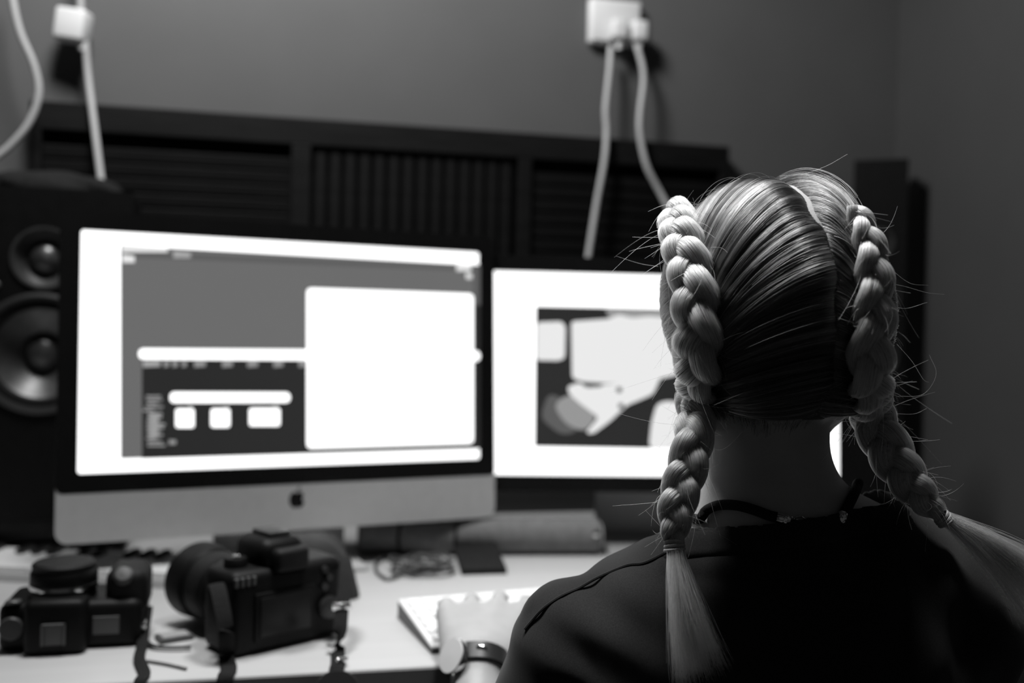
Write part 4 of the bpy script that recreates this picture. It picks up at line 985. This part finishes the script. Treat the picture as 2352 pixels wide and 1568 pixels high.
for nm_, m_, lo_, hi_ in (('combed_hair', HD, -9, 0.50), ('combed_hair', HM, 0.50, 0.84), ('combed_hair', HL, 0.84, 9)):
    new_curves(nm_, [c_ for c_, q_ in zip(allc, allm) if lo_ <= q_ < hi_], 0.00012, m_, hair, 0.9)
# front and temple hair swept back into the braids
def temple(path, side, n):
    pl_ = w2loc(path); ui = np.linspace(0, 1, len(path)); T = rng.uniform(0, 1, n)
    root = np.stack([side * (0.060 + 0.022 * T), 0.064 - 0.028 * T, 0.080 - 0.150 * T], -1) + rng.normal(0, 0.003, (n, 3))
    root = project(hair_surf, root, -0.003)
    sf = np.clip(0.02 + 0.56 * T + rng.normal(0, 0.02, n), 0, 0.62); end = project(hair_surf, np.stack([np.interp(sf, ui, pl_[:, i]) for i in range(3)], -1), 0.001)
    mid = 0.5 * (root + end) + np.array([side * 0.02, 0, 0]); u_ = np.linspace(0, 0.92, 12)[None, :, None]
    pts = (1 - u_) ** 2 * root[:, None] + 2 * u_ * (1 - u_) * mid[:, None] + u_ ** 2 * end[:, None]
    lv = (rng.normal(0.0010, 0.0007, n)[:, None] - 0.005 * np.linspace(0, 1, 12)[None] ** 4).ravel(); pts = project(hair_surf, pts.reshape(-1, 3), lv).reshape(n, 12, 3)
    return [loc2w(p_) for p_ in pts]
new_curves('temple_hair', temple(pathL, -1, 2600) + temple(pathR, 1, 2600), 0.00013, HM, hair, 0.9)
# flyaway hairs
fly = []
for path, fr_, n in ((pathL, frL, 260), (pathR, frR, 300)):
    t_, fd_, sd_, hw_, u_ = fr_
    for k in range(n):
        i = int(rng.uniform(0.02, 0.97) * NP); a = rng.uniform(0, 2 * math.pi); dr = sd_[i] * math.cos(a) + fd_[i] * math.sin(a)
        s0 = path[i] + dr * hw_[i] * 0.85; L_ = rng.gamma(1.6, 0.0065) + 0.004
        d1 = dr * rng.uniform(0.3, 1.0) + t_[i] * rng.uniform(-0.2, 1.1) + rng.normal(0, 0.25, 3); d1 /= np.linalg.norm(d1); cv_ = rng.normal(0, 1, 3) * rng.uniform(0.4, 1.6) + np.array([0, 0, -0.6])
        uu = np.linspace(0, 1, 12)[:, None]; fly.append(s0 + d1 * L_ * uu + cv_ * L_ * 0.5 * uu ** 2)
for k in rng.choice(len(allc), 150, replace=False):
    p_ = allc[k]; g_ = grad(skull, w2loc(p_)) @ HR.T; uu = np.linspace(0, 1, len(p_)); am = rng.gamma(1.5, 0.0022) + 0.001
    e1 = int(rng.uniform(0.55, 1.0) * len(p_)); fly.append((p_ + g_ * (am * np.sin(np.pi * np.clip(uu * rng.uniform(0.6, 1.1), 0, 1)) ** 0.8)[:, None] + rng.normal(0, 0.003, 3) * (uu ** 2)[:, None])[1:e1])
for k in range(16):
    a = rng.uniform(-1.25, 1.25); q_ = np.array([math.sin(a) * 0.09, rng.uniform(-0.03, 0.04), math.cos(a) * 0.11 + 0.02]); q_ = project(hair_surf, q_[None], 0.001)[0]
    d1 = np.array([math.copysign(1, a) * rng.uniform(0.5, 1), rng.normal(0, 0.3), rng.uniform(0.0, 0.35)]); d1 /= np.linalg.norm(d1); L_ = rng.gamma(2, 0.010) + 0.006
    uu = np.linspace(0, 1, 14)[:, None]; fly.append(loc2w(q_ + d1 * L_ * uu + (np.array([0, 0, -1.0]) + rng.normal(0, 0.5, 3)) * L_ * uu ** 2))
for pts_, Y_ in (([(1790, 404), (1850, 398), (1900, 380), (1946, 354)], 0.80), ([(2040, 650), (2080, 658), (2130, 672), (2170, 676)], 0.80), ([(2044, 700), (2080, 708), (2130, 694)], 0.80), ([(2048, 620), (2090, 650), (2132, 655)], 0.80),
                ([(2060, 910), (2120, 905), (2150, 860), (2135, 815)], 0.80), ([(2060, 790), (2095, 830), (2120, 870), (2134, 878)], 0.80), ([(1520, 545), (1480, 545), (1452, 544)], 0.80), ([(1515, 560), (1470, 570), (1445, 577)], 0.80), ([(1512, 612), (1470, 605), (1415, 588)], 0.81),
                ([(1810, 570), (1840, 620), (1890, 650), (1950, 670)], 0.715), ([(1640, 930), (1700, 905), (1760, 885)], 0.715), ([(2060, 950), (2100, 950), (2128, 938)], 0.79)):
    fly.append(spline([P(x, y, Y_) for x, y in pts_], 24))
new_curves('flyaway_hair', fly, 0.00007, HB, hair, 0.5)
# ------------------------------------------------------------------ necklace
def on_skin(px, lev, Y0=0.70, Y1=0.86):
    out = []
    for x, y in px:
        d = ray(x, y); d = d / d[1]; ts = np.linspace(Y0, Y1, 240); vals = body_sdf((CAM + d * ts[:, None]).astype(np.float32)) - lev; i = int(np.argmax(vals <= 0))
        if vals[i] > 0: i = int(np.argmin(vals))
        out.append(CAM + d * ts[i])
    return np.array(out)
nk = thing('necklace', 'black cord necklace with small silver clasp around the neck', 'necklace', tuple(P(1795, 1190, 0.76)))
NO = np.array(nk.location)
cl = on_skin([(1606, 1192), (1622, 1172), (1650, 1160), (1690, 1160), (1730, 1170), (1765, 1183), (1789, 1189)], 0.0038)
crd = on_skin([(1936, 1184), (1948, 1162), (1959, 1140), (1967, 1122), (1970, 1110)], 0.0038)
fr_ = [crd[-1], np.array([NB[0] + 0.058, 0.845, NB[2] + 0.002]), np.array([NB[0] + 0.03, 0.885, NB[2] - 0.012]), np.array([NB[0] - 0.03, 0.885, NB[2] - 0.014]), np.array([NB[0] - 0.060, 0.84, NB[2] - 0.006]), cl[0]]
fr_ = np.array(fr_)
for i in range(1, len(fr_) - 1):
    for _ in range(6):
        e_ = float(body_sdf(fr_[i][None].astype(np.float32))[0]) - 0.004; d_ = fr_[i] - NB; d_[2] = 0; fr_[i] -= d_ / np.linalg.norm(d_) * e_
MB().tube(spline(np.vstack([crd, fr_[1:-1], cl]), 120) - NO, 0.0040, 10).build('cord', 'blackcloth', nk, True)
for p_, d_ in ((cl[-1], cl[-1] - cl[-2]), (crd[0], crd[0] - crd[1])):
    d_ = d_ / np.linalg.norm(d_); MB().lathe([(0.0036, -0.002), (0.0042, -0.001), (0.0042, 0.003), (0.0036, 0.0035), (0.0042, 0.0042), (0.0042, 0.0060), (0.0022, 0.0085)], p_ - NO, d_, 16).build('end_cap', 'chrome', nk, True)
ch = on_skin([(1803, 1191), (1813, 1193), (1824, 1194), (1836, 1195)], 0.0022)
for i, p_ in enumerate(ch):
    a0 = np.array([1, 0, 0.0]); b0 = np.array([0, -0.4, 1.0]) if i % 2 else np.array([0, -1.0, 0.3]); b0 /= np.linalg.norm(b0); r_ = 0.0026 if i < 3 else 0.0034
    MB().tube([p_ - NO + (a0 * math.cos(a) * 1.2 + b0 * math.sin(a)) * r_ for a in np.linspace(0, 2 * math.pi, 17)[:-1]], 0.0006, 6, closed=True).build('link', 'chrome', nk, True)
# short fine hair at the nape
nape = []
npx = [(x, 938 + 62 * rng.random() * (1 - 0.5 * abs((x - 1762) / 125.0))) for x in rng.uniform(1645, 1885, 170)]
for (x, y), p_ in zip(npx, on_skin(npx, 0.0003)):
    sd_ = (x - 1762) / 125.0
    for k in range(5):
        r_ = p_ + rng.normal(0, 0.0022, 3) * np.array([1, 0.2, 1]); L_ = rng.uniform(0.016, 0.034)
        dv = np.array([sd_ * 0.7 + rng.normal(0, 0.12), -0.22, 1.0]); uu = np.linspace(0, 1, 8)[:, None]
        nape.append(r_ + dv * L_ * uu + np.array([sd_ * 0.25, 0.10, 0]) * L_ * uu ** 2)
new_curves('nape_hair', nape, 0.00009, HD, hair, 0.4)
# ------------------------------------------------------------------ wrist watch
fa = (WRL - ELL) / np.linalg.norm(WRL - ELL); wc = WRL - fa * 0.002
wt = thing('wrist_watch', 'wrist watch with white face and dark strap on left wrist', 'watch', tuple(wc))
s1 = np.cross(fa, ZAX); s1 /= np.linalg.norm(s1); u1_ = np.cross(s1, fa)
ring = [(s1 * math.cos(a) * 0.0302 + u1_ * math.sin(a) * 0.0290) for a in np.linspace(0, 2 * math.pi, 41)[:-1]]
rb = MB(); n_ = len(ring); vv = []
for p_ in ring:
    o_ = p_ / np.linalg.norm(p_)
    for df, dr in ((-0.009, 0), (-0.009, 0.0025), (0.009, 0.0025), (0.009, 0)): vv.append(p_ + fa * df + o_ * dr)
rb.add(vv, [(i * 4 + j, ((i + 1) % n_) * 4 + j, ((i + 1) % n_) * 4 + (j + 1) % 4, i * 4 + (j + 1) % 4) for i in range(n_) for j in range(4)]).build('strap', 'darkgrey', wt, True)
od = -s1 * 0.74 + u1_ * 0.66 - fa * 0.12; od /= np.linalg.norm(od); oc = od * 0.030
MB().lathe([(0.016, 0), (0.0188, 0.001), (0.0190, 0.005), (0.0182, 0.0068)], oc, od, 36).build('case', 'chrome', wt, True)
MB().lathe([(0.0181, 0.0066), (0.0176, 0.0078), (0.0001, 0.0084)], oc, od, 36).build('face', 'whiteplastic', wt, True)
MB().lathe([(0.0022, 0), (0.0022, 0.004), (0.0001, 0.0045)], oc + od * 0.003 - fa * 0.0175, -fa, 12).build('crown', 'chrome', wt, True)
MB().box((-0.006, -0.0015, -0.004), (0.006, 0.0015, 0.004), 0.001, 1).build('buckle', 'chrome', wt, True).location = u1_ * 0.0305 + s1 * 0.004
# ------------------------------------------------------------------ groups of alike things
for o in list(C.objects):
    if o.parent is None and o.get('category'):
        k = o.name.split('.')[0]
        g = {'power_cable': 'pale cables on the wall', 'camera': 'cameras on the desk', 'camera_strap': 'camera straps over the desk edge', 'strap_buckle': 'steel strap fittings'}.get(k)
        if g: o['group'] = g
